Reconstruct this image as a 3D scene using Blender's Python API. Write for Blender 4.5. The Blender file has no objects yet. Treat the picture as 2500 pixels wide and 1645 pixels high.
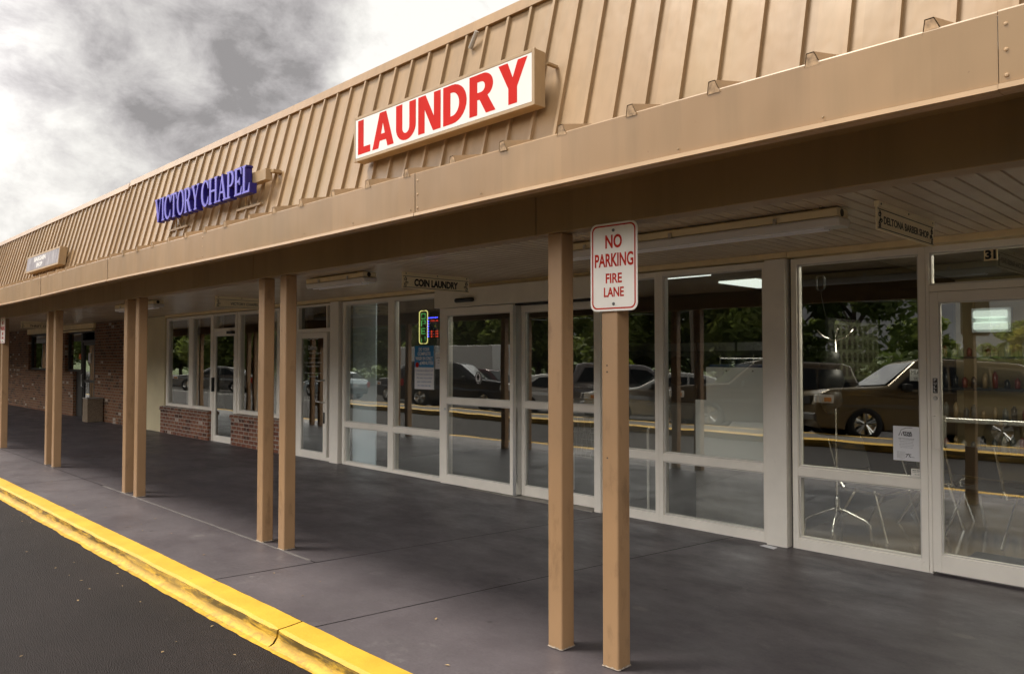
import bpy, bmesh, math, random
from mathutils import Vector, Matrix
random.seed(7)
R = math.radians
sc = bpy.context.scene
col = sc.collection

# ------------------------------------------------------------------ camera, sky, sun, exposure
cam_d = bpy.data.cameras.new('camera'); cam = bpy.data.objects.new('camera', cam_d); col.objects.link(cam)
cam.location = (0, 0, 1.66)
cam.rotation_euler = (R(90 + 1.567), 0, R(45.30))
cam_d.sensor_width = 36; cam_d.lens = 27.08; cam_d.clip_start = .05; cam_d.clip_end = 2000
sc.camera = cam
SUN_EL, SUN_AZ = R(64), R(233)          # azimuth measured clockwise from +Y
SUN_DIR = Vector((math.sin(SUN_AZ) * math.cos(SUN_EL), math.cos(SUN_AZ) * math.cos(SUN_EL), math.sin(SUN_EL)))
sd = bpy.data.lights.new('sun', 'SUN'); sd.energy = 2.9; sd.angle = R(18); sd.color = (1, .92, .80)
sun = bpy.data.objects.new('sun', sd); col.objects.link(sun); sun.location = (0, -20, 40)
sun.rotation_euler = SUN_DIR.to_track_quat('Z', 'Y').to_euler()
sc.view_settings.view_transform = 'Standard'; sc.view_settings.look = 'None'
sc.view_settings.exposure = 1.05; sc.view_settings.gamma = 1
sc.cycles.transparent_max_bounces = 16; sc.cycles.max_bounces = 10

world = bpy.data.worlds.new('World'); sc.world = world; world.use_nodes = True
def build_world():
    nt = world.node_tree; N = nt.nodes; L = nt.links; N.clear()
    out = N.new('ShaderNodeOutputWorld'); bg = N.new('ShaderNodeBackground'); bg.inputs[1].default_value = .1
    sky = N.new('ShaderNodeTexSky'); sky.sky_type = 'NISHITA'; sky.sun_disc = False
    sky.sun_elevation = SUN_EL; sky.sun_rotation = SUN_AZ
    tc = N.new('ShaderNodeTexCoord')
    def vm(op, *a):
        n = N.new('ShaderNodeVectorMath'); n.operation = op
        for i, v in enumerate(a):
            if isinstance(v, (tuple, list, Vector)): n.inputs[i].default_value = v
            elif isinstance(v, (int, float)): n.inputs['Scale'].default_value = v
            else: L.new(v, n.inputs[i])
        return n
    def m(op, *a, clamp=False):
        n = N.new('ShaderNodeMath'); n.operation = op; n.use_clamp = clamp
        for i, v in enumerate(a):
            if isinstance(v, (int, float)): n.inputs[i].default_value = v
            else: L.new(v, n.inputs[i])
        return n.outputs[0]
    def rng(v, a, b, c, d, smooth=True):
        n = N.new('ShaderNodeMapRange'); n.interpolation_type = 'SMOOTHSTEP' if smooth else 'LINEAR'
        L.new(v, n.inputs[0])
        for i, q in enumerate((a, b, c, d)): n.inputs[i + 1].default_value = q
        return n.outputs[0]
    d = vm('NORMALIZE', tc.outputs['Generated']).outputs[0]
    sep = N.new('ShaderNodeSeparateXYZ'); L.new(d, sep.inputs[0])
    cx = vm('MULTIPLY', d, (1, 1, 1.5))
    def noise(scale, det, rough, off):
        n = N.new('ShaderNodeTexNoise'); n.inputs['Scale'].default_value = scale; n.inputs['Detail'].default_value = det
        n.inputs['Roughness'].default_value = rough; n.inputs['Distortion'].default_value = .25
        L.new(vm('ADD', cx.outputs[0], off).outputs[0], n.inputs['Vector']); return n.outputs[0]
    big = noise(4.2, 8, .55, (3.1, 1.7, 0)); fine = noise(11, 10, .64, (8.2, 4.4, 2))
    body = m('ADD', m('MULTIPLY', big, .52), m('MULTIPLY', fine, .48))
    def blob(v, lo, hi):                     # a cloud bank standing in one part of the sky
        n = vm('DOT_PRODUCT', d, Vector(v).normalized()); return rng(n.outputs['Value'], lo, hi, 0, 1)
    BL = [((-.835, .41, .37), .978, .9998, -.085), ((-.81, .50, .30), .988, .9995, -.03), ((-.735, .57, .364), .990, .9985, .22), ((-.92, .264, .29), .988, .999, .05),
          ((-.935, .28, .20), .988, .998, -.06), ((-.968, .20, .165), .99, .9995, .10), ((-.913, .18, .36), .992, .999, -.06), ((-.95, .22, .25), .993, .9995, .07)]
    for v, lo, hi, k in BL: body = m('ADD', body, m('MULTIPLY', blob(v, lo, hi), k))
    lum = rng(body, .36, .645, 1.6, 4.9, False)       # grey undersides to white tops
    glow = rng(vm('DOT_PRODUCT', d, Vector((-.78, .48, .42)).normalized()).outputs['Value'], .2, .95, 0, 1)   # thinner, brighter cloud over the shops
    low = m('MULTIPLY', m('MULTIPLY', rng(sep.outputs[2], .12, .30, 0, 1), rng(sep.outputs[2], .30, .72, 1, 0)), rng(sep.outputs[1], .3, -.3, 0, 1))     # bright band low over the street side
    lum = m('MULTIPLY', lum, m('ADD', m('ADD', .36, m('MULTIPLY', glow, .66)), m('MULTIPLY', low, 5.4)))
    tint = N.new('ShaderNodeMix'); tint.data_type = 'RGBA'
    L.new(rng(body, .40, .6, 0, 1), tint.inputs['Factor'])
    tint.inputs['A'].default_value = (.98, .935, .935, 1); tint.inputs['B'].default_value = (1, .975, .93, 1)
    cl = vm('SCALE', tint.outputs['Result']); L.new(lum, cl.inputs['Scale'])
    mix = N.new('ShaderNodeMix'); mix.data_type = 'RGBA'
    L.new(rng(body, .10, .26, .9, 1), mix.inputs['Factor'])
    L.new(sky.outputs[0], mix.inputs['A']); L.new(cl.outputs[0], mix.inputs['B'])
    L.new(mix.outputs['Result'], bg.inputs[0]); L.new(bg.outputs[0], out.inputs[0])
build_world()

# ------------------------------------------------------------------ materials
def nodes(name):
    m = bpy.data.materials.new(name); m.use_nodes = True
    return m, m.node_tree.nodes, m.node_tree.links, m.node_tree.nodes['Principled BSDF']
def lin(c): return tuple(((v / 255 + .055) / 1.055) ** 2.4 if v > 10 else v / 255 / 12.92 for v in c)
def pos_vec(N, L, scale=(1, 1, 1)):
    g = N.new('ShaderNodeNewGeometry'); mp = N.new('ShaderNodeMapping'); mp.inputs['Scale'].default_value = scale
    L.new(g.outputs['Position'], mp.inputs[0]); return mp.outputs[0]
def ramp(N, L, src, stops):
    r = N.new('ShaderNodeValToRGB'); e = r.color_ramp.elements
    while len(e) < len(stops): e.new(.5)
    for q, (p, c) in zip(e, stops):
        q.position = p; q.color = (*c, 1) if len(c) == 3 else c
    L.new(src, r.inputs[0]); return r.outputs[0]
def mixc(N, L, fac, a, b, mode='MIX'):
    n = N.new('ShaderNodeMix'); n.data_type = 'RGBA'; n.blend_type = mode
    for k, v in (('Factor', fac), ('A', a), ('B', b)):
        if isinstance(v, (int, float)): n.inputs[k].default_value = v
        elif isinstance(v, tuple): n.inputs[k].default_value = (*v, 1) if len(v) == 3 else v
        else: L.new(v, n.inputs[k])
    return n.outputs['Result']
def tex(N, L, vec, scale, det=4, rough=.55, dist=0):
    n = N.new('ShaderNodeTexNoise'); n.inputs['Scale'].default_value = scale; n.inputs['Detail'].default_value = det
    n.inputs['Roughness'].default_value = rough; n.inputs['Distortion'].default_value = dist
    L.new(vec, n.inputs['Vector']); return n.outputs[0]
def bump(N, L, b, h, strength, dist=.01):
    n = N.new('ShaderNodeBump'); n.inputs['Strength'].default_value = strength; n.inputs['Distance'].default_value = dist
    L.new(h, n.inputs['Height']); L.new(n.outputs[0], b.inputs['Normal'])
def mat(name, c, rough=.5, metal=0, var=.12, vs=6, bs=0, bscale=40, stretch=(1, 1, 1), spec=.5, dirt=None):
    m, N, L, b = nodes(name)
    v = pos_vec(N, L, stretch); n = tex(N, L, v, vs)
    lo = tuple(max(0, x * (1 - var)) for x in c); hi = tuple(min(1, x * (1 + var)) for x in c)
    cc = ramp(N, L, n, [(.3, lo), (.7, hi)])
    if dirt:
        dn = tex(N, L, v, dirt[1], 6, .65)
        cc = mixc(N, L, ramp(N, L, dn, [(dirt[2], (0, 0, 0)), (dirt[2] + .12, (dirt[3],) * 3)]), cc, dirt[0])
    L.new(cc, b.inputs['Base Color'])
    b.inputs['Roughness'].default_value = rough; b.inputs['Metallic'].default_value = metal
    b.inputs['Specular IOR Level'].default_value = spec
    if bs: bump(N, L, b, tex(N, L, v, bscale, 5), bs)
    return m
def emis(name, c, s):
    m, N, L, b = nodes(name); b.inputs['Base Color'].default_value = (*c, 1)
    b.inputs['Emission Color'].default_value = (*c, 1); b.inputs['Emission Strength'].default_value = s; return m
def glass(name, tint=(.975, .985, .965), base=.18):
    m, N, L, b = nodes(name); N.remove(b)
    out = [n for n in N if n.type == 'OUTPUT_MATERIAL'][0]
    lw = N.new('ShaderNodeLayerWeight'); lw.inputs['Blend'].default_value = .5
    p = N.new('ShaderNodeMath'); p.operation = 'POWER'; L.new(lw.outputs['Facing'], p.inputs[0]); p.inputs[1].default_value = 4
    q = N.new('ShaderNodeMath'); q.operation = 'MULTIPLY_ADD'; L.new(p.outputs[0], q.inputs[0]); q.inputs[1].default_value = 1 - base; q.inputs[2].default_value = base
    tr = N.new('ShaderNodeBsdfTransparent'); tr.inputs[0].default_value = (*tint, 1)
    gl = N.new('ShaderNodeBsdfGlossy'); gl.inputs['Roughness'].default_value = 0; gl.inputs[0].default_value = (.95, .96, .93, 1)
    v = pos_vec(N, L, (1, 1, 1)); bp = N.new('ShaderNodeBump'); bp.inputs['Strength'].default_value = .018; bp.inputs['Distance'].default_value = .05
    L.new(tex(N, L, v, 1.6, 1), bp.inputs['Height']); L.new(bp.outputs[0], gl.inputs['Normal'])
    mx = N.new('ShaderNodeMixShader'); L.new(q.outputs[0], mx.inputs[0]); L.new(tr.outputs[0], mx.inputs[1]); L.new(gl.outputs[0], mx.inputs[2])
    L.new(mx.outputs[0], out.inputs[0]); return m

TAN = (.47, .315, .17)
def tan_metal(name, c, rough=.42, stain=True):
    m, N, L, b = nodes(name); v = pos_vec(N, L, (1, 1, .35)); v2 = pos_vec(N, L, (2.2, 2.2, .25))
    n = tex(N, L, v, .9, 3); n2 = tex(N, L, v2, 3.5, 6, .6)
    cc = ramp(N, L, n, [(.3, tuple(x * .9 for x in c)), (.7, tuple(min(1, x * 1.08) for x in c))])
    cc = mixc(N, L, ramp(N, L, n2, [(.46, (0, 0, 0)), (.76, (.42,) * 3)]), cc, (c[0] * .60, c[1] * .64, c[2] * .60))
    if stain:
        n3 = tex(N, L, v, .35, 4); cc = mixc(N, L, ramp(N, L, n3, [(.56, (0, 0, 0)), (.7, (.28,) * 3)]), cc, (c[0] * .75, c[1] * .85, c[2] * .6))
    sp = tex(N, L, pos_vec(N, L), 38, 2)
    cc = mixc(N, L, ramp(N, L, sp, [(.76, (0, 0, 0)), (.8, (.5,) * 3)]), cc, (c[0] * .45, c[1] * .4, c[2] * .4))
    L.new(cc, b.inputs['Base Color']); b.inputs['Roughness'].default_value = rough
    pw = N.new('ShaderNodeVectorMath'); pw.operation = 'FLOOR'; L.new(pos_vec(N, L, (2.463, .02, .02)), pw.inputs[0]); wn = N.new('ShaderNodeTexWhiteNoise'); L.new(pw.outputs[0], wn.inputs['Vector'])
    cc = mixc(N, L, 1, cc, ramp(N, L, wn.outputs['Value'], [(0, (.93, .92, .91)), (1, (1.05, 1.05, 1.05))]), 'MULTIPLY') if stain else cc
    L.new(cc, b.inputs['Base Color'])
    bump(N, L, b, tex(N, L, pos_vec(N, L, (1, 1, .6)), 1.7, 3), .34, .05); return m
M = {}
M['mansard'] = tan_metal('mansard metal', (.295, .19, .096), .45)
M['canopy_metal'] = tan_metal('canopy metal', (.38, .245, .13), .42, False)
M['fascia'] = tan_metal('fascia metal', (.31, .19, .09), .4)
M['drip'] = mat('drip edge', (.44, .29, .16), .4, var=.08)
M['beam'] = tan_metal('beam cladding', (.28, .19, .095), .45)
M['post'] = mat('post paint', (.35, .212, .108), .45, var=.08, vs=3, bs=.15, bscale=30, stretch=(1, 1, .4), dirt=((.17, .10, .05), 7, .58, .55))
M['caulk'] = mat('old caulk', (.30, .25, .20), .9, var=.4, vs=60)
M['post_dark'] = mat('dark gap', (.02, .016, .012), .8)
M['soffit'] = mat('soffit panel', (.56, .455, .33), .26, var=.12, vs=2, spec=.6)
M['trim'] = mat('cream trim', (.80, .64, .36), .5, var=.08)
M['white'] = mat('white painted aluminium', (.83, .78, .69), .42, var=.06, vs=3, dirt=((.3, .26, .22), 9, .66, .35))
M['header'] = mat('header paint', (.74, .69, .58), .45, var=.05)
M['bead'] = mat('window bead', (.62, .59, .54), .45, var=.05)
M['gasket'] = mat('dark gasket', (.02, .02, .02), .7)
M['cream'] = mat('cream wall', (.60, .52, .33), .7, var=.08, vs=2, bs=.1, bscale=60)
M['glass'] = glass('shop glass'); M['glass_dim'] = glass('dark shop glass', (.5, .52, .48), .18)
M['car_glass'] = mat('car window', (.012, .014, .016), .03, var=0, spec=.3)
M['windscreen'] = mat('windscreen glass', (.02, .024, .024), .05, var=0, spec=.06)
M['chrome'] = mat('chrome', (.75, .74, .70), .14, 1, var=.03)
M['alu'] = mat('brushed aluminium', (.6, .6, .58), .3, 1, var=.05)
M['black'] = mat('black plastic', (.012, .012, .012), .45, var=.1)
M['rubber'] = mat('tyre rubber', (.015, .015, .015), .8)
M['sign_white'] = mat('white sign face', (.70, .695, .675), .4, var=.02, vs=2)
M['red'] = mat('red lettering', (.50, .018, .013), .6, var=.08, vs=1.5, spec=.08)
M['sign_red'] = mat('red sign paint', (.46, .026, .010), .55, var=.12, vs=10, spec=.1)
M['cabinet'] = mat('sign cabinet', (.34, .235, .125), .45, var=.08)
M['blue_face'] = mat('violet blue letter face', (.105, .09, .52), .35, var=.05)
M['blue_edge'] = mat('dark blue letter edge', (.012, .008, .16), .35, var=.1)
M['plate_white'] = mat('sign plate', (.80, .76, .69), .42, var=.05, vs=5, dirt=((.45, .4, .33), 14, .66, .35))
M['plate_cream'] = mat('hanging sign plate', (.90, .79, .54), .5, var=.05)
M['fix'] = mat('fixture housing', (.74, .63, .40), .5, var=.08)
M['lens'] = mat('fixture lens', (.62, .60, .56), .16, var=.06, vs=2, spec=.7)
M['paper'] = mat('paper', (.78, .78, .80), .7, var=.03)
M['ink'] = mat('black ink', (.012, .012, .014), .7)
M['poster_blue'] = mat('poster blue', (.02, .23, .52), .5)
M['white_ink'] = mat('white ink', (.8, .8, .82), .6, var=.02)
M['board'] = mat('white board', (.92, .93, .92), .45, var=.04, vs=2)
M['board_blue'] = mat('pale blue board', (.66, .78, .88), .5, var=.04, vs=2)
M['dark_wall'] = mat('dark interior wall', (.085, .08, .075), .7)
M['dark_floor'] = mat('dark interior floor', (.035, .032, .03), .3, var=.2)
M['olive_wall'] = mat('olive interior wall', (.42, .335, .18), .7, var=.06)
M['olive_floor'] = mat('glossy interior floor', (.15, .12, .08), .12, var=.15)
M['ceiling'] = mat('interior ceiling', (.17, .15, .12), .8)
M['curtain'] = mat('sheer curtain', (.55, .54, .52), .9, var=.05)
M['navy'] = mat('navy cloth', (.012, .016, .07), .85)
M['machine'] = mat('machine steel', (.13, .13, .13), .4, .3, var=.06)
M['white_paint'] = mat('white road paint', (.7, .69, .66), .7, var=.15, vs=9)
M['concrete'] = mat('island concrete', (.30, .28, .25), .8, var=.18, bs=.3)
M['bark'] = mat('bark', (.07, .05, .035), .9, var=.3, vs=9, bs=.6, bscale=14, stretch=(1, 1, .3))
M['wood_pole'] = mat('weathered pole', (.24, .19, .14), .85, var=.2, stretch=(3, 3, .3))
M['grass'] = mat('grass', (.07, .1, .03), .9, var=.35, vs=2, bs=.5)
M['amber'] = mat('amber lens', (.7, .28, .05), .2); M['tail'] = mat('tail lamp red', (.45, .02, .02), .2)
M['lamp_glass'] = mat('headlamp', (.78, .79, .78), .12, 0, var=.05)
M['tube_lit'] = emis('lit fluorescent panel', (.92, 1, .92), .6)
M['tube_lit_b'] = emis('lit fluorescent tube', (.86, 1, .88), .38); M['fill_lamp'] = emis('added ceiling fill', (1, .93, .78), 9)
M['neon_y'] = emis('neon yellow outline', (.85, .80, .26), .55); M['neon_g'] = emis('neon green letters', (.08, .40, .10), .55)
M['led_b'] = emis('blue led', (.05, .06, 1), 2.2); M['led_r'] = emis('red led', (.75, .05, .02), .9)
M['skin'] = mat('skin', (.5, .28, .18), .6)
M['mat'] = mat('door mat', (.012, .012, .011), .95, bs=.5, bscale=200)
M['lime'] = mat('lime sign', (.55, .75, .03), .5)

def foliage(name, c, warm):
    m, N, L, b = nodes(name); v = pos_vec(N, L)
    oi = N.new('ShaderNodeObjectInfo')
    n = tex(N, L, v, .55, 5, .7); n2 = tex(N, L, v, 5, 2)
    cc = ramp(N, L, n, [(.32, tuple(x * .55 for x in c)), (.5, c), (.68, warm)])
    cc = mixc(N, L, n2, cc, tuple(x * 1.25 for x in c)); L.new(cc, b.inputs['Base Color'])
    b.inputs['Roughness'].default_value = .6
    tl = N.new('ShaderNodeBsdfTranslucent'); L.new(cc, tl.inputs[0]); ms = N.new('ShaderNodeMixShader'); ms.inputs[0].default_value = .45
    out = [q for q in N if q.type == 'OUTPUT_MATERIAL'][0]; L.new(b.outputs[0], ms.inputs[1]); L.new(tl.outputs[0], ms.inputs[2]); L.new(ms.outputs[0], out.inputs[0])
    return m
M['leaf_dark'] = foliage('dark foliage', (.12, .165, .045), (.24, .25, .075))
M['leaf_mid'] = foliage('mid foliage', (.19, .24, .06), (.36, .32, .08))
M['leaf_gold'] = foliage('yellowing foliage', (.28, .28, .06), (.5, .38, .07))

def brick(name, c1, c2, mortar, pale):
    m, N, L, b = nodes(name)
    g = N.new('ShaderNodeNewGeometry'); s = N.new('ShaderNodeSeparateXYZ'); L.new(g.outputs['Position'], s.inputs[0])
    a = N.new('ShaderNodeMath'); L.new(s.outputs[0], a.inputs[0]); L.new(s.outputs[1], a.inputs[1])
    cv = N.new('ShaderNodeCombineXYZ'); L.new(a.outputs[0], cv.inputs[0]); L.new(s.outputs[2], cv.inputs[1])
    wn = N.new('ShaderNodeTexNoise'); wn.inputs['Scale'].default_value = 6; L.new(cv.outputs[0], wn.inputs['Vector'])
    wob = N.new('ShaderNodeVectorMath'); wob.operation = 'MULTIPLY_ADD'; L.new(wn.outputs['Color'], wob.inputs[0]); wob.inputs[1].default_value = (.012, .012, 0); L.new(cv.outputs[0], wob.inputs[2])
    t = N.new('ShaderNodeTexBrick'); L.new(wob.outputs[0], t.inputs['Vector'])
    for k, v in dict(Scale=1, **{'Mortar Size': .011, 'Mortar Smooth': .3, 'Bias': 0, 'Brick Width': .205, 'Row Height': .076}).items(): t.inputs[k].default_value = v
    t.inputs['Color1'].default_value = (*c1, 1); t.inputs['Color2'].default_value = (*c2, 1); t.inputs['Mortar'].default_value = (*mortar, 1)
    mp = N.new('ShaderNodeMapping'); mp.inputs['Scale'].default_value = (4.88, 13.16, 1); L.new(cv.outputs[0], mp.inputs[0])
    fl = N.new('ShaderNodeVectorMath'); fl.operation = 'FLOOR'; L.new(mp.outputs[0], fl.inputs[0])
    w = N.new('ShaderNodeTexWhiteNoise'); w.noise_dimensions = '2D'; L.new(fl.outputs[0], w.inputs['Vector'])
    inv = N.new('ShaderNodeMath'); inv.operation = 'SUBTRACT'; inv.inputs[0].default_value = 1; L.new(t.outputs['Fac'], inv.inputs[1])
    pm = N.new('ShaderNodeMath'); pm.operation = 'MULTIPLY'; L.new(inv.outputs[0], pm.inputs[1])
    L.new(ramp(N, L, w.outputs['Value'], [(.962, (0, 0, 0)), (.97, (.7,) * 3)]), pm.inputs[0])
    dk = N.new('ShaderNodeMath'); dk.operation = 'MULTIPLY'; L.new(inv.outputs[0], dk.inputs[1])
    L.new(ramp(N, L, w.outputs['Value'], [(.12, (.8,) * 3), (.2, (0, 0, 0))]), dk.inputs[0])
    cc = mixc(N, L, pm.outputs[0], t.outputs['Color'], pale); cc = mixc(N, L, dk.outputs[0], cc, tuple(x * .3 for x in c1))
    nz = tex(N, L, g.outputs['Position'], 18, 5); cc = mixc(N, L, .45, cc, ramp(N, L, nz, [(.3, (.35,) * 3), (.7, (1.25,) * 3)]), 'MULTIPLY')
    L.new(cc, b.inputs['Base Color']); b.inputs['Roughness'].default_value = .85
    hh = N.new('ShaderNodeMath'); hh.operation = 'MULTIPLY_ADD'; L.new(t.outputs['Fac'], hh.inputs[0]); hh.inputs[1].default_value = -1; L.new(nz, hh.inputs[2])
    bump(N, L, b, hh.outputs[0], .6, .012); return m
M['brick_red'] = brick('red brick', (.17, .055, .03), (.25, .10, .05), (.34, .29, .24), (.5, .44, .38))
M['brick_brown'] = brick('brown brick', (.155, .052, .020), (.215, .088, .033), (.22, .18, .125), (.5, .46, .4))

def sidewalk_mat():
    m, N, L, b = nodes('sidewalk concrete'); v = pos_vec(N, L); v2 = pos_vec(N, L, (.9, 1.5, 1))
    n = tex(N, L, v, .8, 6, .65); n2 = tex(N, L, v2, 1.6, 6, .7); n3 = tex(N, L, v, 60, 3)
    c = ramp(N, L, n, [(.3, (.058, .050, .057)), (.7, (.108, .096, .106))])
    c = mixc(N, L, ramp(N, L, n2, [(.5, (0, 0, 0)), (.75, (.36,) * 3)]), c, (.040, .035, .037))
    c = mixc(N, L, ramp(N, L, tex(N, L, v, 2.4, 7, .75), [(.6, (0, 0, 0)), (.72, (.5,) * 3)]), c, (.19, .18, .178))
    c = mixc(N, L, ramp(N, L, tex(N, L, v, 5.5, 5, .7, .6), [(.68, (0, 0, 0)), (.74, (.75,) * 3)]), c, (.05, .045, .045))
    vg = N.new('ShaderNodeTexVoronoi'); vg.inputs['Scale'].default_value = 2.6; L.new(v, vg.inputs['Vector'])
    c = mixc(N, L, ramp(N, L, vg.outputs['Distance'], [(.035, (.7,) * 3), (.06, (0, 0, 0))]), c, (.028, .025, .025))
    vg2 = N.new('ShaderNodeTexVoronoi'); vg2.inputs['Scale'].default_value = 1.1; L.new(pos_vec(N, L, (1, 1.6, 1)), vg2.inputs['Vector'])
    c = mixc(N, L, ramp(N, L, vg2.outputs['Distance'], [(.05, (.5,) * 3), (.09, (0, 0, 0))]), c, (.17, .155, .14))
    c = mixc(N, L, .35, c, ramp(N, L, n3, [(.3, (.6,) * 3), (.7, (1.25,) * 3)]), 'MULTIPLY')
    L.new(c, b.inputs['Base Color'])
    L.new(ramp(N, L, n2, [(.3, (.34,) * 3), (.7, (.6,) * 3)]), b.inputs['Roughness']); b.inputs['Specular IOR Level'].default_value = .4
    bump(N, L, b, n3, .18, .004); return m
M['sidewalk'] = sidewalk_mat()
def asphalt_mat():
    m, N, L, b = nodes('asphalt'); v = pos_vec(N, L)
    vo = N.new('ShaderNodeTexVoronoi'); vo.inputs['Scale'].default_value = 110; L.new(v, vo.inputs['Vector'])
    n = tex(N, L, v, .7, 5, .6); n2 = tex(N, L, v, 160, 3)
    c = ramp(N, L, n, [(.3, (.0075, .0050, .0052)), (.7, (.0155, .0110, .0112))])
    c = mixc(N, L, .6, c, ramp(N, L, vo.outputs['Color'], [(.2, (.35,) * 3), (.9, (2.1,) * 3)]), 'MULTIPLY')
    c = mixc(N, L, ramp(N, L, tex(N, L, v, 4.5, 3), [(.71, (0, 0, 0)), (.75, (.25,) * 3)]), c, (.06, .055, .05))
    L.new(c, b.inputs['Base Color']); b.inputs['Roughness'].default_value = .7; b.inputs['Specular IOR Level'].default_value = .25
    bump(N, L, b, vo.outputs['Distance'], .9, .012); return m
M['asphalt'] = asphalt_mat()
def kerb_mat():
    m, N, L, b = nodes('yellow kerb paint'); v = pos_vec(N, L); g = N.new('ShaderNodeNewGeometry')
    n = tex(N, L, v, 3, 6, .6); f = tex(N, L, v, 45, 5, .7)
    c = ramp(N, L, n, [(.3, (.50, .285, .016)), (.7, (.63, .375, .028))])
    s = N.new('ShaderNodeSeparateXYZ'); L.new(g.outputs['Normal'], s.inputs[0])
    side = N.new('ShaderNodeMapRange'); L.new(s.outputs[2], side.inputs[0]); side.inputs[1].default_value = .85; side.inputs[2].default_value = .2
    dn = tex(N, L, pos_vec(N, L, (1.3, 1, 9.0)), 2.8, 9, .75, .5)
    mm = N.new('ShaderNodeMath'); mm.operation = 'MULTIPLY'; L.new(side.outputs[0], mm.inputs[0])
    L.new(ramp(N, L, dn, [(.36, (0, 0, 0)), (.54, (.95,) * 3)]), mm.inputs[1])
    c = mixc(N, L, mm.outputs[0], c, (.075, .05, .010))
    sp = N.new('ShaderNodeSeparateXYZ'); L.new(g.outputs['Position'], sp.inputs[0]); lo = N.new('ShaderNodeMapRange'); L.new(sp.outputs[2], lo.inputs[0])
    for i_, q_ in enumerate((-.098, -.06, 1, 0)): lo.inputs[i_ + 1].default_value = q_
    m2 = N.new('ShaderNodeMath'); m2.operation = 'MULTIPLY'; L.new(lo.outputs[0], m2.inputs[0]); L.new(ramp(N, L, tex(N, L, pos_vec(N, L, (1, 1, 2)), 11, 8, .75, .5), [(.46, (0, 0, 0)), (.68, (.75,) * 3)]), m2.inputs[1])
    c = mixc(N, L, m2.outputs[0], c, (.06, .048, .02))
    c = mixc(N, L, ramp(N, L, f, [(.66, (0, 0, 0)), (.72, (.5,) * 3)]), c, (.35, .24, .06))
    c = mixc(N, L, ramp(N, L, tex(N, L, v, 9, 6, .75), [(.62, (0, 0, 0)), (.68, (.8,) * 3)]), c, (.20, .165, .10))
    L.new(c, b.inputs['Base Color']); b.inputs['Roughness'].default_value = .6; bump(N, L, b, f, .4, .006); return m
M['kerb'] = kerb_mat()

# ------------------------------------------------------------------ mesh building
class MB:
    def __init__(s): s.v = []; s.f = []; s.mi = []; s.cur = 0
    def add(s, vs, fs):
        o = len(s.v); s.v += [tuple(p) for p in vs]
        for f in fs: s.f.append(tuple(i + o for i in f)); s.mi.append(s.cur)
        return s
    def box(s, x0, x1, y0, y1, z0, z1):
        v = [(x0, y0, z0), (x1, y0, z0), (x1, y1, z0), (x0, y1, z0), (x0, y0, z1), (x1, y0, z1), (x1, y1, z1), (x0, y1, z1)]
        return s.add(v, [(3, 2, 1, 0), (4, 5, 6, 7), (0, 1, 5, 4), (1, 2, 6, 5), (2, 3, 7, 6), (3, 0, 4, 7)])
    def prism(s, poly, axis, a, b):          # polygon of 2D points extruded along an axis
        n = len(poly)
        def P(p, t): return {0: (t, p[0], p[1]), 1: (p[0], t, p[1]), 2: (p[0], p[1], t)}[axis]
        v = [P(p, a) for p in poly] + [P(p, b) for p in poly]
        f = [tuple(range(n)), tuple(range(2 * n - 1, n - 1, -1))] + [(i, i + n, (i + 1) % n + n, (i + 1) % n) for i in range(n)]
        return s.add(v, f)
    def tube(s, pts, r, n=8, cap=True):
        pts = [Vector(p) for p in pts]; rs = r if isinstance(r, (list, tuple)) else [r] * len(pts); rings = []
        ref = None
        for i, p in enumerate(pts):
            d = (pts[min(i + 1, len(pts) - 1)] - pts[max(i - 1, 0)]).normalized()
            if ref is None: ref = Vector((0, 0, 1)) if abs(d.z) < .9 else Vector((1, 0, 0))
            u = d.cross(ref).normalized(); w = d.cross(u).normalized(); ref = -w if False else ref
            rings.append([p + rs[i] * (math.cos(2 * math.pi * k / n) * u + math.sin(2 * math.pi * k / n) * w) for k in range(n)])
        v = [q for rg in rings for q in rg]; f = []
        for i in range(len(pts) - 1):
            for k in range(n): f.append((i * n + k, i * n + (k + 1) % n, (i + 1) * n + (k + 1) % n, (i + 1) * n + k))
        if cap: f += [tuple(range(n - 1, -1, -1)), tuple(range((len(pts) - 1) * n, len(pts) * n))]
        return s.add(v, f)
    def lathe(s, prof, c=(0, 0, 0), n=24, axis=2):
        v = []; f = []
        for r, h in prof:
            for k in range(n):
                a = 2 * math.pi * k / n; x, y = r * math.cos(a), r * math.sin(a)
                p = {2: (x, y, h), 1: (x, h, y), 0: (h, x, y)}[axis]; v.append((p[0] + c[0], p[1] + c[1], p[2] + c[2]))
        for i in range(len(prof) - 1):
            for k in range(n): f.append((i * n + k, i * n + (k + 1) % n, (i + 1) * n + (k + 1) % n, (i + 1) * n + k))
        return s.add(v, f)
    def mesh(s, name, mats, off=(0, 0, 0)):
        me = bpy.data.meshes.new(name)
        me.from_pydata([(x - off[0], y - off[1], z - off[2]) for x, y, z in s.v], [], s.f); me.update()
        mats = mats if isinstance(mats, (list, tuple)) else [mats]
        for m in mats: me.materials.append(m)
        if len(mats) > 1: me.polygons.foreach_set('material_index', s.mi)
        return me
def wloc(p):
    v = Vector((0, 0, 0))
    while p is not None: v += p.location; p = p.parent
    return v
def fixn(me):
    bm = bmesh.new(); bm.from_mesh(me); bmesh.ops.recalc_face_normals(bm, faces=bm.faces[:]); bm.to_mesh(me); bm.free()
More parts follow.
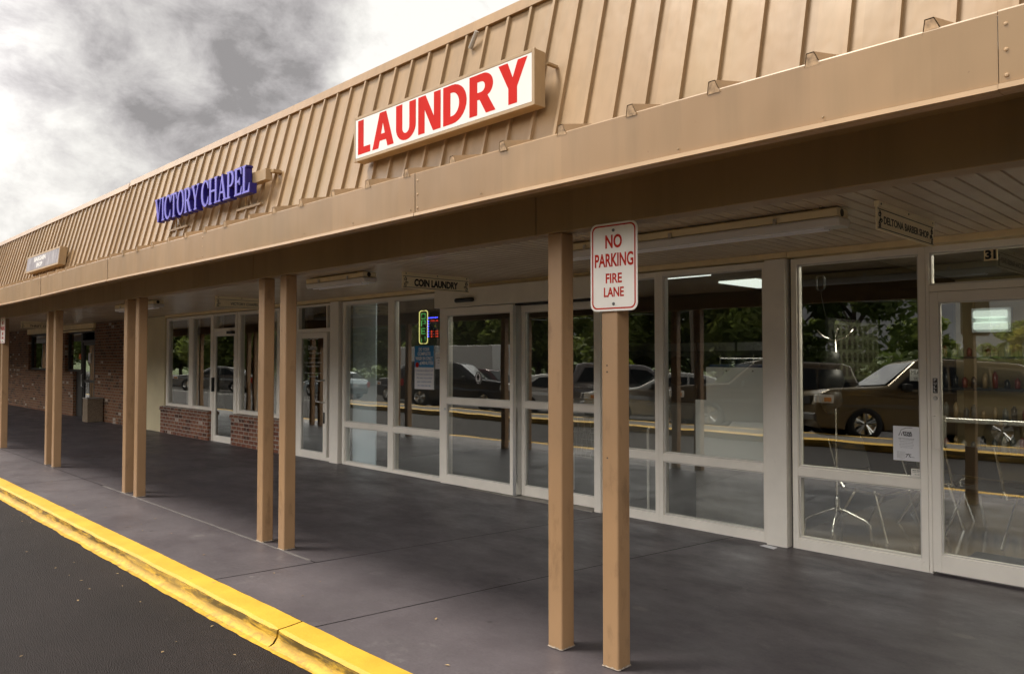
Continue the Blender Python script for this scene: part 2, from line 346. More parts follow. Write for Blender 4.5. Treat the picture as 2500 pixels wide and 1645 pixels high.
def put(name, me, parent=None, smooth=False, bev=0, fix=True):
    if fix: fixn(me)
    o = bpy.data.objects.new(name, me); col.objects.link(o); o.parent = parent
    if smooth:
        me.polygons.foreach_set('use_smooth', [True] * len(me.polygons))
    if bev:
        b = o.modifiers.new('bevel', 'BEVEL'); b.width = bev; b.segments = 2; b.limit_method = 'ANGLE'; b.angle_limit = R(40)
    return o
def part(name, mb, m, parent, smooth=False, bev=0, local=False):
    """one mesh object; coordinates are world unless local"""
    return put(name, mb.mesh(name, m, (0, 0, 0) if local or parent is None else wloc(parent)), parent, smooth, bev)
def pieces(name, mbs, m, parent, **k): return [part(name, b, m, parent, **k) for b in mbs]
def tag(o, label, cat, group=None):
    o['label'] = label; o['category'] = cat
    if group: o['group'] = group
    return o
def thing(name, label, cat, loc=(0, 0, 0), rz=0, group=None):
    o = bpy.data.objects.new(name, None); col.objects.link(o); o.location = loc; o.rotation_euler.z = rz
    o.empty_display_size = .2; return tag(o, label, cat, group)
def struct(name, mb, m, smooth=False, bev=0):
    o = put(name, mb.mesh(name, m), None, smooth, bev); o['kind'] = 'structure'; return o
def dup(root, loc, rz=None, label=None, sc_=None):
    r = root.copy(); col.objects.link(r); r.location = loc
    if rz is not None: r.rotation_euler.z = rz
    if label: r['label'] = label
    if sc_: r.scale = (sc_,) * 3
    for ch in list(root.children):
        c = ch.copy(); col.objects.link(c); c.parent = r
        for g in list(ch.children):
            d = g.copy(); col.objects.link(d); d.parent = c
    return r

def curve_mesh(splines, ext=0, bev=0, text=None, bold=0, res=6, shear=0, spacing=1):
    """2D outlines (or a line of text in the built-in face) filled and extruded; returns verts (x, y, depth) and faces"""
    if text is not None:
        cu = bpy.data.curves.new('t', 'FONT'); cu.body = text; cu.offset = bold; cu.resolution_u = res; cu.shear = shear; cu.space_character = spacing
    else:
        cu = bpy.data.curves.new('t', 'CURVE'); cu.dimensions = '2D'; cu.fill_mode = 'BOTH'
        for s in splines:
            sp = cu.splines.new('POLY'); sp.points.add(len(s) - 1); sp.use_cyclic_u = True
            for q, p in zip(sp.points, s): q.co = (p[0], p[1], 0, 1)
    cu.extrude = ext; cu.bevel_depth = bev; cu.bevel_resolution = 1
    o = bpy.data.objects.new('t', cu); col.objects.link(o); bpy.context.view_layer.update()
    dg = bpy.context.evaluated_depsgraph_get(); me = bpy.data.meshes.new_from_object(o.evaluated_get(dg))
    v = [tuple(p.co) for p in me.vertices]; f = [tuple(p.vertices) for p in me.polygons]
    bpy.data.objects.remove(o); bpy.data.curves.remove(cu); bpy.data.meshes.remove(me)
    return v, f
def fit(v, w, h, t):
    xs = [p[0] for p in v]; ys = [p[1] for p in v]; zs = [p[2] for p in v]
    x0, x1, y0, y1, z0, z1 = min(xs), max(xs), min(ys), max(ys), min(zs), max(zs)
    return [((p[0] - x0) / (x1 - x0) * w, (p[1] - y0) / (y1 - y0) * h, (p[2] - z0) / max(1e-9, z1 - z0) * t) for p in v]
def text_on(mb, s, x0, x1, z0, z1, y, t=.004, bold=.0, facing='-Y', res=4):
    """lettering filling the box, standing t proud of the plane y (facing -Y) or of the plane x=y (facing +X, reading towards +Y)"""
    v, f = curve_mesh(None, ext=.05, text=s, bold=bold, res=res); v = fit(v, x1 - x0, z1 - z0, t)
    if facing == '-Y': mb.add([(x0 + a, y - c, z0 + b) for a, b, c in v], f)
    else: mb.add([(y + c, x0 + a, z0 + b) for a, b, c in v], f)
    return mb

# ------------------------------------------------------------------ ground
GZ = -.105
def lot_z(y):                                # the lot falls away from the shops
    for a, za, b, zb in ((-3.2, GZ, -6, -.30), (-6, -.30, -14, -.78)):
        if y >= a: return za
        if y > b: return za + (zb - za) * (a - y) / (a - b)
    return -.78
def floor_z(x, y): return -.033 * max(0, min(1, (y - 3.4) / 3.2)) * max(0, min(1, (x + 9) / 6))
def grid(mb, xs, ys, zf):
    v = [(x, y, zf(x, y)) for y in ys for x in xs]; n = len(xs)
    return mb.add(v, [(j * n + i, j * n + i + 1, (j + 1) * n + i + 1, (j + 1) * n + i) for j in range(len(ys) - 1) for i in range(n - 1)])
lot = grid(MB(), [-400, -120, -60, -30, -15, 0, 20, 60, 300], [-30, -14, -6, -3.2, 2.32, 30], lambda x, y: lot_z(y))
struct('asphalt', lot, M['asphalt'])
far = grid(MB(), [-900, -100, 0, 100, 900], [-900, -200, -30, ], lambda x, y: -.77)
struct('ground', far, M['grass'])
# sidewalk: slabs with thin open joints running toward the shops
joints = [-43.5, -34.7, -27.5, -19.4, -15.6, -11.84, -5.72, -4.28, -1.24, 3.6, 11, 20, 30]
sw = MB()
for a, b in zip(joints[:-1], joints[1:]):
    sk = .0
    def slab(xa, xb, ya, yb):
        n = max(2, int((xb - xa) / 1.2)); xs = [xa + (xb - xa) * i / n for i in range(n + 1)]
        ys = [ya + (yb - ya) * i / 3 for i in range(4)]
        o = len(sw.v); v = []
        for y in ys:
            for x in xs:
                xx = x + .13 * (y - 2.5) * (1 if -14 < x < 0 else 0); v.append((xx, y, floor_z(xx, y)))
        w = len(xs); sw.add(v, [(j * w + i, j * w + i + 1, (j + 1) * w + i + 1, (j + 1) * w + i) for j in range(3) for i in range(w - 1)])
    g = .006
    if b <= -5.7: slab(a + g, b - g, 2.515, 3.30); slab(a + g, b - g, 3.31, 6.80)
    else: slab(a + g, b - g, 2.515, 6.80)
struct('sidewalk', sw, M['sidewalk'])
bed = MB().box(-45, 30.1, 2.5, 6.8, -.16, -.045); struct('pavement', bed, M['post_dark'])
crack = MB(); rc = random.Random(3)
x = -10.9
while x < -5.75:
    w = .002 + rc.random() * .007; crack.box(x, x + .13, 3.297 - w / 2 + rc.uniform(-.004, .004), 3.313 + w / 2, -.02, .0025); x += .13
struct('sidewalk_joint', crack, mat('joint filler', (.12, .11, .107), .9, bs=.5))
# kerb
def kerb():
    mb = MB(); rk = random.Random(11)
    for a, b in ((-45, -11.9), (-11.89, -4.43), (-4.415, 30)):
        n = int((b - a) / .07); rows = []
        wob = [0] * 4
        for i in range(n + 1):
            x = a + (b - a) * i / n
            wob = [w * .75 + rk.uniform(-1, 1) * q for w, q in zip(wob, (.003, .003, .003, .004))]
            e = .012 if i in (0, n) else 0
            rows.append([(x, 2.515 + wob[0] * .8, -.03), (x, 2.513 + wob[0] * .8, .001), (x, 2.42, .004 - e), (x, 2.358 + wob[1], .001 - e), (x, 2.338 + wob[1] * 1.2 + e, -.014),
                         (x, 2.330 + wob[2] + e, -.055), (x, 2.318 + wob[2], -.088 + wob[3] * .4), (x, 2.285 + wob[3] * 1.5, GZ + .004)])
        k = len(rows[0])
        for ja, jb in ((0, 1), (1, 3), (3, 4), (4, 5), (5, 7)):      # separate strips keep the worn edges crisp
            w = jb - ja + 1; o = [p for r in rows for p in r[ja:jb + 1]]
            mb.add(o, [(i * w + j, (i + 1) * w + j, (i + 1) * w + j + 1, i * w + j + 1) for i in range(n) for j in range(w - 1)])
        mb.add(rows[0], [tuple(range(k))]); mb.add(rows[-1], [tuple(range(k))])
    return mb
struct('kerb', kerb(), M['kerb'], smooth=True)
gut = MB(); rk = random.Random(5); n = 1600; top = []; bot = []
w = 0
for i in range(n + 1):
    x = -45 + 75 * i / n; w = w * .8 + rk.uniform(-.005, .005); top.append((x, 2.31, GZ + .003)); bot.append((x, 2.272 + w - (.02 if x < -4.4 else .01), GZ + .003))
gut.add(top + bot, [(i, i + 1, n + 2 + i, n + 1 + i) for i in range(n)])
struct('kerb', gut, M['kerb'])

# ------------------------------------------------------------------ mansard roof (two lengths with a seam between)
def mansY(z): return 6.45 + (z - 4.17) / 3.98
ZB, ZT, ZC = 3.5, 6.10, 6.235
def mansard(x0, x1, rib0, label, dz=0, m='mansard'):
    t = thing('mansard_roof', label, 'roof', ((x0 + x1) / 2, mansY(ZB), ZB))
    p = MB(); nrm = Vector((0, -3.98, 1)).normalized()
    zt = ZT + dz; ks = []
    k = math.ceil((rib0 - x1) / .406); xr = rib0 - .406 * k
    while xr > x0 + .03: ks.append(xr); xr -= .406
    edges = [x1] + ks + [x0]
    rr = random.Random(int(abs(x0) * 10))
    for a, b in zip(edges[1:], edges[:-1]):   # each pan very slightly bowed
        bow = rr.uniform(-.004, .006); nz = 6
        v = []
        for j in range(nz + 1):
            z = ZB + (zt - ZB) * j / nz; y = mansY(z)
            for i in range(4):
                u = i / 3; s = math.sin(math.pi * u) * bow * (1 + .6 * math.sin(j * 1.7 + a))
                v.append((a + (b - a) * u, y + nrm.y * s, z + nrm.z * s))
        p.add(v, [(j * 4 + i, j * 4 + i + 1, (j + 1) * 4 + i + 1, (j + 1) * 4 + i) for j in range(nz) for i in range(3)])
    # solid behind the pans
    p.add([(x0, mansY(ZB) + .02, ZB), (x1, mansY(ZB) + .02, ZB), (x1, mansY(zt) + .02, zt), (x0, mansY(zt) + .02, zt), (x0, 7.3, ZB), (x1, 7.3, ZB), (x1, 7.3, zt), (x0, 7.3, zt)],
          [(3, 2, 6, 7), (1, 5, 6, 2), (0, 3, 7, 4), (4, 5, 6, 7)])
    part('roof_panels', p, M[m], t)
    rb = MB(); h = .042
    for xr in ks:
        w = .024
        def P(x, z, d): return (x, mansY(z) + nrm.y * d, z + nrm.z * d)
        z1 = zt + .0
        v = [P(xr - w, ZB, -.005), P(xr + w, ZB, -.005), P(xr + w * .85, ZB, h), P(xr - w * .85, ZB, h), P(xr - w, z1, -.005), P(xr + w, z1, -.005), P(xr + w * .85, z1, h), P(xr - w * .85, z1, h)]
        rb.add(v, [(0, 1, 5, 4), (1, 2, 6, 5), (2, 3, 7, 6), (3, 0, 4, 7), (0, 3, 2, 1), (4, 5, 6, 7)])
    part('roof_ribs', rb, M[m], t)
    c = MB(); zc = ZC + dz
    for a, b in ((x0, x0 + (x1 - x0) * .37), (x0 + (x1 - x0) * .37 + .004, x0 + (x1 - x0) * .68), (x0 + (x1 - x0) * .68 + .004, x1)):
        dy = rr.uniform(-.006, .006)
        c.prism([(mansY(zt) - .062 + dy, zt - .03), (mansY(zc) - .05 + dy, zc), (7.4, zc + .02), (7.4, zt - .03), ], 0, a, b)
    part('roof_cap', c, M['fascia'], t, bev=.006)
    return t
SEAM = -21.0
mansard(SEAM + .012, 30.2, -1.746, 'long tan ribbed metal mansard roof behind the LAUNDRY sign', 0)
mansard(-46, SEAM - .012, SEAM - .2, 'farther tan ribbed metal mansard roof with its cap set slightly lower, behind the faded grey box sign', -.05)

# ------------------------------------------------------------------ walkway canopy
can = thing('walkway_canopy', 'tan metal canopy on paired square posts along the whole shop front', 'canopy', (-20, 3.36, 0))
X0, X1 = -45.0, 30.0; FY, FT, FB = 2.74, 2.736, 2.484
rf = MB(); sl = .22; xr = -.835
rf.add([(X0, FY + .004, FT - .012), (X1, FY + .004, FT - .012), (X1, 6.35, FT - .012 + sl * (6.35 - FY)), (X0, 6.35, FT - .012 + sl * (6.35 - FY))], [(0, 1, 2, 3)])
part('canopy_roof', rf, M['canopy_metal'], can)
ribs = MB(); plug = MB(); xr = -.835 + .406 * 75; rr = random.Random(4)
while xr > X0 + .1:
    x = xr + rr.uniform(-.006, .006)
    pr = [(x, -.006), (x + .007, .046), (x + .036, .047), (x + .062, -.006)]; ya, yb = FY - .004 + rr.uniform(-.004, .004), 6.3; za, zb = FT - .006, FT - .006 + sl * (yb - ya)
    v = [(px, ya, za + pz) for px, pz in pr] + [(px, yb, zb + pz) for px, pz in pr]
    ribs.add(v, [(0, 1, 5, 4), (1, 2, 6, 5), (2, 3, 7, 6)])
    q = [(x + .003, -.006), (x + .0095, .043), (x + .0345, .044), (x + .058, -.006)]
    plug.cur = 0; yq = ya + .0012; plug.add([(px, yq, za + pz) for px, pz in q], [(0, 1, 2, 3)])
    xr -= .406
part('roof_rib', ribs, M['canopy_metal'], can)['kind'] = 'stuff'
part('rib_closure', plug, mat('rib closure foam', (.36, .24, .14), .9, var=.5, vs=40), can)['kind'] = 'stuff'
fs = [X0, -42.2, -39.2, -36.1, -33.1, -30.0, -26.9, -23.9, -20.8, -17.8, -14.7, -11.7, -9.0, -6.55, -3.57, -.62, 2.4, 5.4, 8.4, 11.4, 14.4, 17.4, 20.4, 23.4, 26.4, X1]
rr = random.Random(9)
for a, b in zip(fs[:-1], fs[1:]):
    mb = MB(); n = 10; dy = rr.uniform(-.004, .004); v = []
    sag = lambda x: -.012 * max(0, min(1, (-10.5 - x) / 3)) - .006 * math.sin(x * .9)
    for z_, yo in ((FT, .03), (FT + .001, 0), (FT - .004, -.002), (FB + .022, 0)):
        for i in range(n + 1):
            x = a + .0015 + (b - a - .003) * i / n; v.append((x, FY + yo + dy + .002 * math.sin(x * 2.1), z_ + sag(x) * (1 if z_ < 2.6 else .35)))
    mb.add(v, [(r * (n + 1) + i, r * (n + 1) + i + 1, (r + 1) * (n + 1) + i + 1, (r + 1) * (n + 1) + i) for r in range(3) for i in range(n)])
    f = part('fascia_panel', mb, M['fascia'], can)
    d = MB(); v = []
    for yo, z_ in ((.0, FB + .022), (-.012, FB + .018), (-.014, FB + .001), (.008, FB - .004), (.05, FB + .0), (.05, FB + .02)):
        for i in range(n + 1):
            x = a + .001 + (b - a - .002) * i / n; w = .010 * max(0, min(1, (x + 1.8) / 1.4)); v.append((x, FY + yo + dy + (w if yo > .02 else 0), z_ + sag(x)))
    d.add(v, [(r * (n + 1) + i, r * (n + 1) + i + 1, (r + 1) * (n + 1) + i + 1, (r + 1) * (n + 1) + i) for r in range(5) for i in range(n)])
    part('drip_edge', d, M['drip'], f)
    for z_ in (2.53, 2.61, 2.69): part('screw', MB().lathe([(.0, -.004), (.005, -.003), (.007, 0)], (a + .022, FY - .003 + dy, z_), 8, 1), M['drip'], f)
x = -27.4
while x < 2:
    part('fascia_screw', MB().lathe([(.0, -.003), (.004, -.002), (.005, 0)], (x, FY - .004, FB + .040 + random.uniform(-.004, .01)), 6, 1), M['beam'], can); x += random.choice((.61, .61, 1.22))
ov = MB().box(X0, X1, FY + .06, 3.30, 2.615, 2.64); part('overhang_board', ov, M['beam'], can)
bs = [X0, -42.8, -39.2, -35.6, -32.0, -28.35, -24.75, -21.15, -17.55, -13.95, -10.34, -6.74, -3.134, .47, 4.1, 7.7, 11.3, 14.9, 18.5, 22.1, 25.7, X1]
for a, b in zip(bs[:-1], bs[1:]):
    part('beam', MB().box(a + .003, b - .003, 3.300, 3.425, 2.385, 2.66), M['beam'], can, bev=.004)
part('beam_core', MB().box(X0, X1, 3.31, 3.415, 2.395, 2.65), M['post_dark'], can)
so = MB(); x = X0; prof = []
while x < X1:
    prof += [(x, 2.612), (x + .088, 2.612), (x + .092, 2.624), (x + .100, 2.624)]; x += .104
v = [(px, 3.425, pz) for px, pz in prof] + [(px, 6.70, pz) for px, pz in prof]; n = len(prof)
so.add(v, [(i, i + 1, n + i + 1, n + i) for i in range(n - 1)]); part('soffit', so, M['soffit'], can)
part('soffit_back', MB().box(X0, X1, 3.425, 6.9, 2.64, 2.66), M['post_dark'], can)
POSTS = []
for k in range(12):
    xr = [-2.543, -6.148, -9.72, -13.26, -16.72, -20.3, -23.9, -27.5, -31.1, -34.7, -38.3, -41.9][k]
    POSTS += [xr, xr - .4]
POSTS += [v for k in range(8) for v in (1.07 + 3.53 * k, .70 + 3.53 * k)]
for xr in POSTS:
    po = part('post', MB().box(xr - .108, xr, 3.312, 3.42, -.004, 2.385), M['post'], can, bev=.009)
    if -20 < xr < 2:
        ck = MB(); rp = random.Random(int(xr * 100)); ring = []
        for i in range(40):
            u = i / 10; e = u % 1; q = [(xr - .108 + .108 * e, 3.312), (xr, 3.312 + .108 * e), (xr - .108 * e, 3.42), (xr - .108, 3.42 - .108 * e)][int(u)]; nn = [(0, -1), (1, 0), (0, 1), (-1, 0)][int(u)]
            w_ = rp.uniform(.003, .010); ring.append(((q[0] + nn[0] * w_, q[1] + nn[1] * w_, .0025), (q[0] + nn[0] * .0015, q[1] + nn[1] * .0015, rp.uniform(.004, .012))))
        ck.add([a for a, b in ring] + [b for a, b in ring], [(i, (i + 1) % 40, 40 + (i + 1) % 40, 40 + i) for i in range(40)])
        part('caulk', ck, M['caulk'], po)
    for zz in ((1.62, 1.585, 1.12) if xr == -2.543 else (1.9,) if xr in (-6.148, -9.72) else ()): part('screw_hole', MB().lathe([(0, -.001), (.0045, -.001), (.005, 0)], (xr - .07, 3.3118, zz), 8, 1), M['gasket'], po)

# ------------------------------------------------------------------ shop fronts
YF, YB = 6.655, 6.76
def bars(mb, x0, x1, z0, z1, fw, y0, y1, rails=(), top=None, bot=None):
    t = top or fw; b = bot or fw
    mb.box(x0, x0 + fw, y0, y1, z0, z1); mb.box(x1 - fw, x1, y0, y1, z0, z1)
    mb.box(x0 + fw, x1 - fw, y0 + .001, y1, z1 - t, z1); mb.box(x0 + fw, x1 - fw, y0 + .001, y1, z0, z0 + b)
    for a, c in rails: mb.box(x0 + fw, x1 - fw, y0 + .001, y1, a, c)
def window(parent, x0, x1, z0, z1, rails=(), fw=.045, top=.05, bot=.06, g='glass', y0=YF, name='window'):
    f = MB(); bars(f, x0, x1, z0, z1, fw, y0, YB, rails, top, bot)
    w = part(name, f, M['white'], parent, bev=.003)
    zs = [z0 + bot] + [q for a, b in rails for q in (a, b)] + [z1 - top]
    bd = MB()
    for a, b in zip(zs[::2], zs[1::2]):
        bars(bd, x0 + fw, x1 - fw, a, b, .014, y0 + .022, y0 + .075)
        part('pane', MB().box(x0 + fw + .012, x1 - fw - .012, y0 + .05, y0 + .056, a + .012, b - .012), M[g], w)
    part('glazing_bead', bd, M['bead'], w); return w
def door(parent, x0, x1, z0, z1, st=.06, top=.085, bot=.11, rails=(), y0=YF, g='glass', th=.05):
    f = MB(); bars(f, x0, x1, z0, z1, st, y0, y0 + th, rails, top, bot)
    w = part('door', f, M['white'], parent, bev=.003)
    zs = [z0 + bot] + [q for a, b in rails for q in (a, b)] + [z1 - top]
    bd = MB()
    for a, b in zip(zs[::2], zs[1::2]):
        bars(bd, x0 + st, x1 - st, a, b, .012, y0 + .012, y0 + th - .008)
        part('pane', MB().box(x0 + st + .01, x1 - st - .01, y0 + .022, y0 + .028, a + .01, b - .01), M[g], w)
    part('glazing_bead', bd, M['bead'], w); return w
def room(parent, x0, x1, yb, zc, wall, floor, ceil='ceiling', y0=6.80):
    part('interior_floor', MB().box(x0, x1, y0 - .03, yb, -.09, -.028), M[floor], parent)
    part('interior_ceiling', MB().box(x0, x1, y0 - .02, yb, zc, zc + .05), M[ceil], parent)
    part('interior_back_wall', MB().box(x0, x1, yb, yb + .1, -.09, zc), M[wall], parent)
    for a, b in ((x0 - .03, x0), (x1, x1 + .03)): part('interior_side_wall', MB().box(a, b, y0, yb, -.09, zc), M[wall], parent)

# --- laundromat
la = thing('laundromat', 'white framed glass coin laundry shop front with automatic sliding doors', 'shop', (-7, 6.7, 0))
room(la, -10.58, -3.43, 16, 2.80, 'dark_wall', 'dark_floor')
part('interior_bulkhead', MB().box(-10.58, -3.43, 6.80, 6.84, 2.58, 2.8), M['dark_wall'], la)
window(la, -10.535, -9.245, -.03, 2.548, [(.588, .662)], fw=.10 if False else .07, bot=.07)
window(la, -9.243, -8.06, -.03, 2.548, [(.588, .662)], fw=.06, bot=.07)
window(la, -5.30, -4.582, -.03, 2.548, [(.61, .69)], fw=.045, bot=.095)
window(la, -4.580, -3.382, -.03, 2.548, [(.61, .69)], fw=.05, bot=.095)
part('pilaster', MB().box(-3.381, -3.186, 6.60, 6.80, -.035, 2.555), M['white'], la, bev=.004)
part('door_header', MB().box(-8.085, -5.30, 6.53, 6.76, 2.325, 2.560), M['header'], la, bev=.004)
part('door_track', MB().box(-6.64, -5.31, 6.62, 6.74, 2.300, 2.324), M['gasket'], la)
part('door_jamb', MB().box(-8.055, -7.968, 6.62, 6.76, -.03, 2.324), M['white'], la, bev=.003)
part('door_jamb', MB().box(-5.392, -5.302, 6.60, 6.76, -.03, 2.324), M['white'], la, bev=.003)
part('door_threshold', MB().box(-7.967, -5.393, 6.56, 6.76, -.035, -.008), M['concrete'], la)
d1 = door(la, -7.962, -6.655, .0, 2.318, .052, .09, .115, [(1.058, 1.132)], y0=6.60, th=.075)
part('lock', MB().lathe([(0, -.008), (.016, -.006), (.018, 0)], (-7.938, 6.60, .985), 12, 1), M['alu'], d1)
d2 = door(la, -6.60, -5.394, .0, 2.298, .052, .075, .115, [(1.058, 1.132)], y0=6.69, th=.05)
part('door_edge_strip', MB().box(-6.654, -6.602, 6.60, 6.70, .0, 2.3), M['alu'], la)
part('motion_sensor', MB().box(-7.62, -7.27, 6.475, 6.53, 2.375, 2.432), M['black'], la, bev=.022)
st_ = MB()
v, f = curve_mesh([[(math.cos(a) * .055, math.sin(a) * .08) for a in [2 * math.pi * i / 28 for i in range(28)]]], ext=.001)
st_.add([(-7.30 + a, 6.617 + c, 1.405 + b) for a, b, c in v], f)
stk = part('door_sticker', st_, M['paper'], d1)
ik = MB(); ik.cur = 0
for pg in ([(-.03, .0), (0, .062), (.03, .0), (.014, .0), (.014, -.028), (-.014, -.028), (-.014, .0)],):
    v, f = curve_mesh([pg], ext=.001); ik.add([(-7.30 + a, 6.6145 + c, 1.408 + b) for a, b, c in v], f)
v, f = curve_mesh([[(math.cos(a) * .055, math.sin(a) * .08) for a in [2 * math.pi * i / 28 for i in range(28)]], [(math.cos(a) * .047, math.sin(a) * .072) for a in [2 * math.pi * i / 28 for i in range(28)]]], ext=.001)
ik.add([(-7.30 + a, 6.6145 + c, 1.405 + b) for a, b, c in v], f)
text_on(ik, 'AUTOMATIC', -7.335, -7.265, 1.348, 1.362, 6.6155, .002)
part('door_sticker_print', ik, M['ink'], d1)
part('top_trim', MB().box(-10.56, -3.17, 6.60, 6.80, 2.562, 2.611), M['trim'], la)
part('ceiling_light_or_fill', MB().box(-6.2, -5.48, 8.9, 9.2, 2.77, 2.795), M['tube_lit'], la)
part('ceiling_light_or_fill', MB().box(-5.95, -5.35, 10.2, 11.4, 2.77, 2.795), M['tube_lit'], la)
for x_ in (-9.6, -7.6, -5.2): part('ceiling_light_or_fill', MB().box(x_, x_ + 1.1, 7.3, 7.6, 2.77, 2.795), emis('added laundry fill', (1, .95, .85), 3), la)  # extra glowing panels, out of view, added to brighten the laundry
# --- barber shop
ba = thing('barber_shop', 'white framed glass barber shop front numbered 31 at the right end', 'shop', (-1.5, 6.7, 0))
room(ba, -3.40, 3.9, 12.4, 2.80, 'olive_wall', 'olive_floor')
part('jamb_gap', MB().box(-3.184, -3.157, 6.70, 6.80, -.03, 2.56), M['gasket'], ba)
window(ba, -3.156, -2.040, -.035, 2.548, [(.615, .695)], fw=.052, bot=.10)
f = MB(); f.box(-2.038, -2.012, YF, YB, -.035, 2.548); f.box(-2.012, 3.8, YF + .001, YB, 2.185, 2.237); f.box(-2.012, 3.8, YF + .001, YB, 2.500, 2.548); f.box(-.93, -.87, YF, YB, -.035, 2.184)
tr = part('door_frame', f, M['white'], ba, bev=.003)
bd = MB(); bars(bd, -2.012, -.93, 2.238, 2.499, .014, YF + .022, YF + .08); part('glazing_bead', bd, M['bead'], tr)
part('transom_pane', MB().box(-2.0, -.94, YF + .05, YF + .056, 2.248, 2.49), M['glass'], tr)
d3 = door(ba, -2.008, -.935, -.012, 2.18, .062, .078, .135, y0=6.645, th=.055)
part('push_bar', MB().box(-1.93, -1.0, 6.715, 6.74, 1.155, 1.19), M['alu'], d3, bev=.006)
h = MB(); h.box(-1.985, -1.972, 6.59, 6.644, .95, 1.205); h.box(-1.971, -1.928, 6.585, 6.60, .95, 1.205)
part('pull_handle', h, M['white'], d3, bev=.003)
part('lock', MB().lathe([(0, -.012), (.012, -.012), (.016, -.006), (.017, 0)], (-1.974, 6.645, 1.345), 14, 1), M['alu'], d3)
part('pull_label', MB().box(-1.991, -1.957, 6.6425, 6.6445, 1.385, 1.502), M['black'], d3)
t_ = MB()
for i, ch in enumerate('PULL'): text_on(t_, ch, -1.983, -1.965, 1.478 - i * .028, 1.498 - i * .028, 6.6420, .001, .015)
part('pull_lettering', t_, M['paper'], d3)
num = MB().box(-1.637, -1.546, 6.7005, 6.7045, 2.402, 2.490); part('number_plate', num, M['trim'], tr)
t_ = MB(); text_on(t_, '3', -1.628, -1.586, 2.412, 2.482, 6.7, .002, .05); text_on(t_, 'I', -1.573, -1.556, 2.412, 2.482, 6.7, .002, .02); part('number_lettering', t_, M['ink'], tr)
window(ba, -.868, 3.8, -.035, 2.18, [(.615, .695)], fw=.052, bot=.10)
part('top_trim', MB().box(-3.165, 3.9, 6.60, 6.80, 2.562, 2.611), M['trim'], ba)
part('end_wall', MB().box(3.93, 30.2, 6.6, 7.0, -.1, 2.65), M['cream'], ba)
for y_ in (7.25, 8.1): part('ceiling_light_or_fill', MB().box(-2.6, -1.0, y_, y_ + .35, 2.77, 2.795), M['fill_lamp'], ba)  # added fill: unseen panels behind the window head that light the barber room
# --- chapel
ch = thing('chapel_shop', 'chapel shop front with red brick wainscot, curtained windows and two glass doors', 'shop', (-14, 6.7, 0))
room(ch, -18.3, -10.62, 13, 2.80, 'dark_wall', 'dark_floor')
part('cream_wall', MB().box(-19.45, -17.77, 6.62, 6.80, -.02, 2.60), M['cream'], ch)
window(ch, -17.765, -16.42, .60, 2.548, fw=.10, bot=.05, g='glass'); window(ch, -16.418, -15.345, .60, 2.548, fw=.09, bot=.05)
part('pane_post', MB().box(-15.343, -15.275, 6.64, 6.78, -.02, 2.548), M['white'], ch, bev=.003)
f = MB(); f.box(-15.274, -14.30, YF + .001, YB, 2.19, 2.25); f.box(-15.274, -14.30, YF + .001, YB, 2.51, 2.548); f.box(-14.299, -14.215, 6.64, 6.78, -.02, 2.548)
tr = part('door_frame', f, M['white'], ch, bev=.003); part('transom_pane', MB().box(-15.274, -14.30, 6.70, 6.706, 2.25, 2.51), M['glass'], tr)
d4 = door(ch, -15.272, -14.302, -.01, 2.188, .075, .085, .12, g='glass_dim')
part('push_bar', MB().box(-15.2, -14.38, 6.72, 6.74, 1.12, 1.155), M['alu'], d4)
part('pull_handle', MB().box(-15.262, -15.225, 6.60, 6.654, .99, 1.27), M['black'], d4, bev=.004)
part('door_closer', MB().box(-14.55, -14.32, 6.58, 6.654, 2.13, 2.185), M['black'], d4, bev=.006)
window(ch, -14.213, -12.58, .60, 2.548, fw=.085, bot=.06); window(ch, -12.578, -12.02, .60, 2.548, fw=.06, bot=.06)
def wains(x0, x1):
    b = part('brick_wainscot', MB().box(x0, x1, 6.575, 6.80, -.03, .50), M['brick_red'], ch)
    mb = MB(); x = x0 - .012; rr = random.Random(int(x0 * 7))
    while x < x1:
        e = min(x + .066, x1 + .012); dz = rr.uniform(-.003, .003)
        mb.add([(x, 6.548, .505 + dz), (e, 6.548, .505 + dz), (e, 6.66, .525 + dz), (x, 6.66, .525 + dz), (x, 6.552, .572 + dz), (e, 6.552, .572 + dz), (e, 6.66, .602 + dz), (x, 6.66, .602 + dz)],
               [(3, 2, 1, 0), (4, 5, 6, 7), (0, 1, 5, 4), (1, 2, 6, 5), (2, 3, 7, 6), (3, 0, 4, 7)]); x += .076
    part('brick_sill', mb, M['brick_red'], b)
    part('sill_mortar', MB().box(x0 - .005, x1 + .005, 6.565, 6.655, .501, .588), M['concrete'], b)
wains(-17.86, -15.34); wains(-14.30, -12.01)
part('plumbing_cap', MB().box(-12.006, -11.99, 6.60, 6.76, -.02, .55), M['white'], ch)
f = MB(); f.box(-11.985, -11.905, YF, YB, -.03, 2.548); f.box(-11.019, -10.992, YF, YB, -.03, 2.548); f.box(-10.862, -10.822, YF, YB, -.03, 2.548)
f.box(-11.905, -11.019, YF + .001, YB, 2.088, 2.150); f.box(-11.905, -11.019, YF + .001, YB, 2.515, 2.548); f.box(-10.992, -10.862, YF + .001, YB, 2.088, 2.150); f.box(-10.992, -10.862, YF + .001, YB, 2.515, 2.548); f.box(-10.992, -10.862, YF + .001, YB, -.03, .06)
tr = part('door_frame', f, M['white'], ch, bev=.003)
part('transom_pane', MB().box(-11.905, -11.019, 6.715, 6.721, 2.15, 2.515), M['glass_dim'], tr)
part('sidelight_pane', MB().box(-10.992, -10.862, 6.72, 6.726, .06, 2.088), M['glass_dim'], tr); part('sidelight_pane', MB().box(-10.992, -10.862, 6.72, 6.726, 2.15, 2.515), M['glass_dim'], tr)
d5 = door(ch, -11.902, -11.022, -.012, 2.083, .085, .085, .125, g='glass')
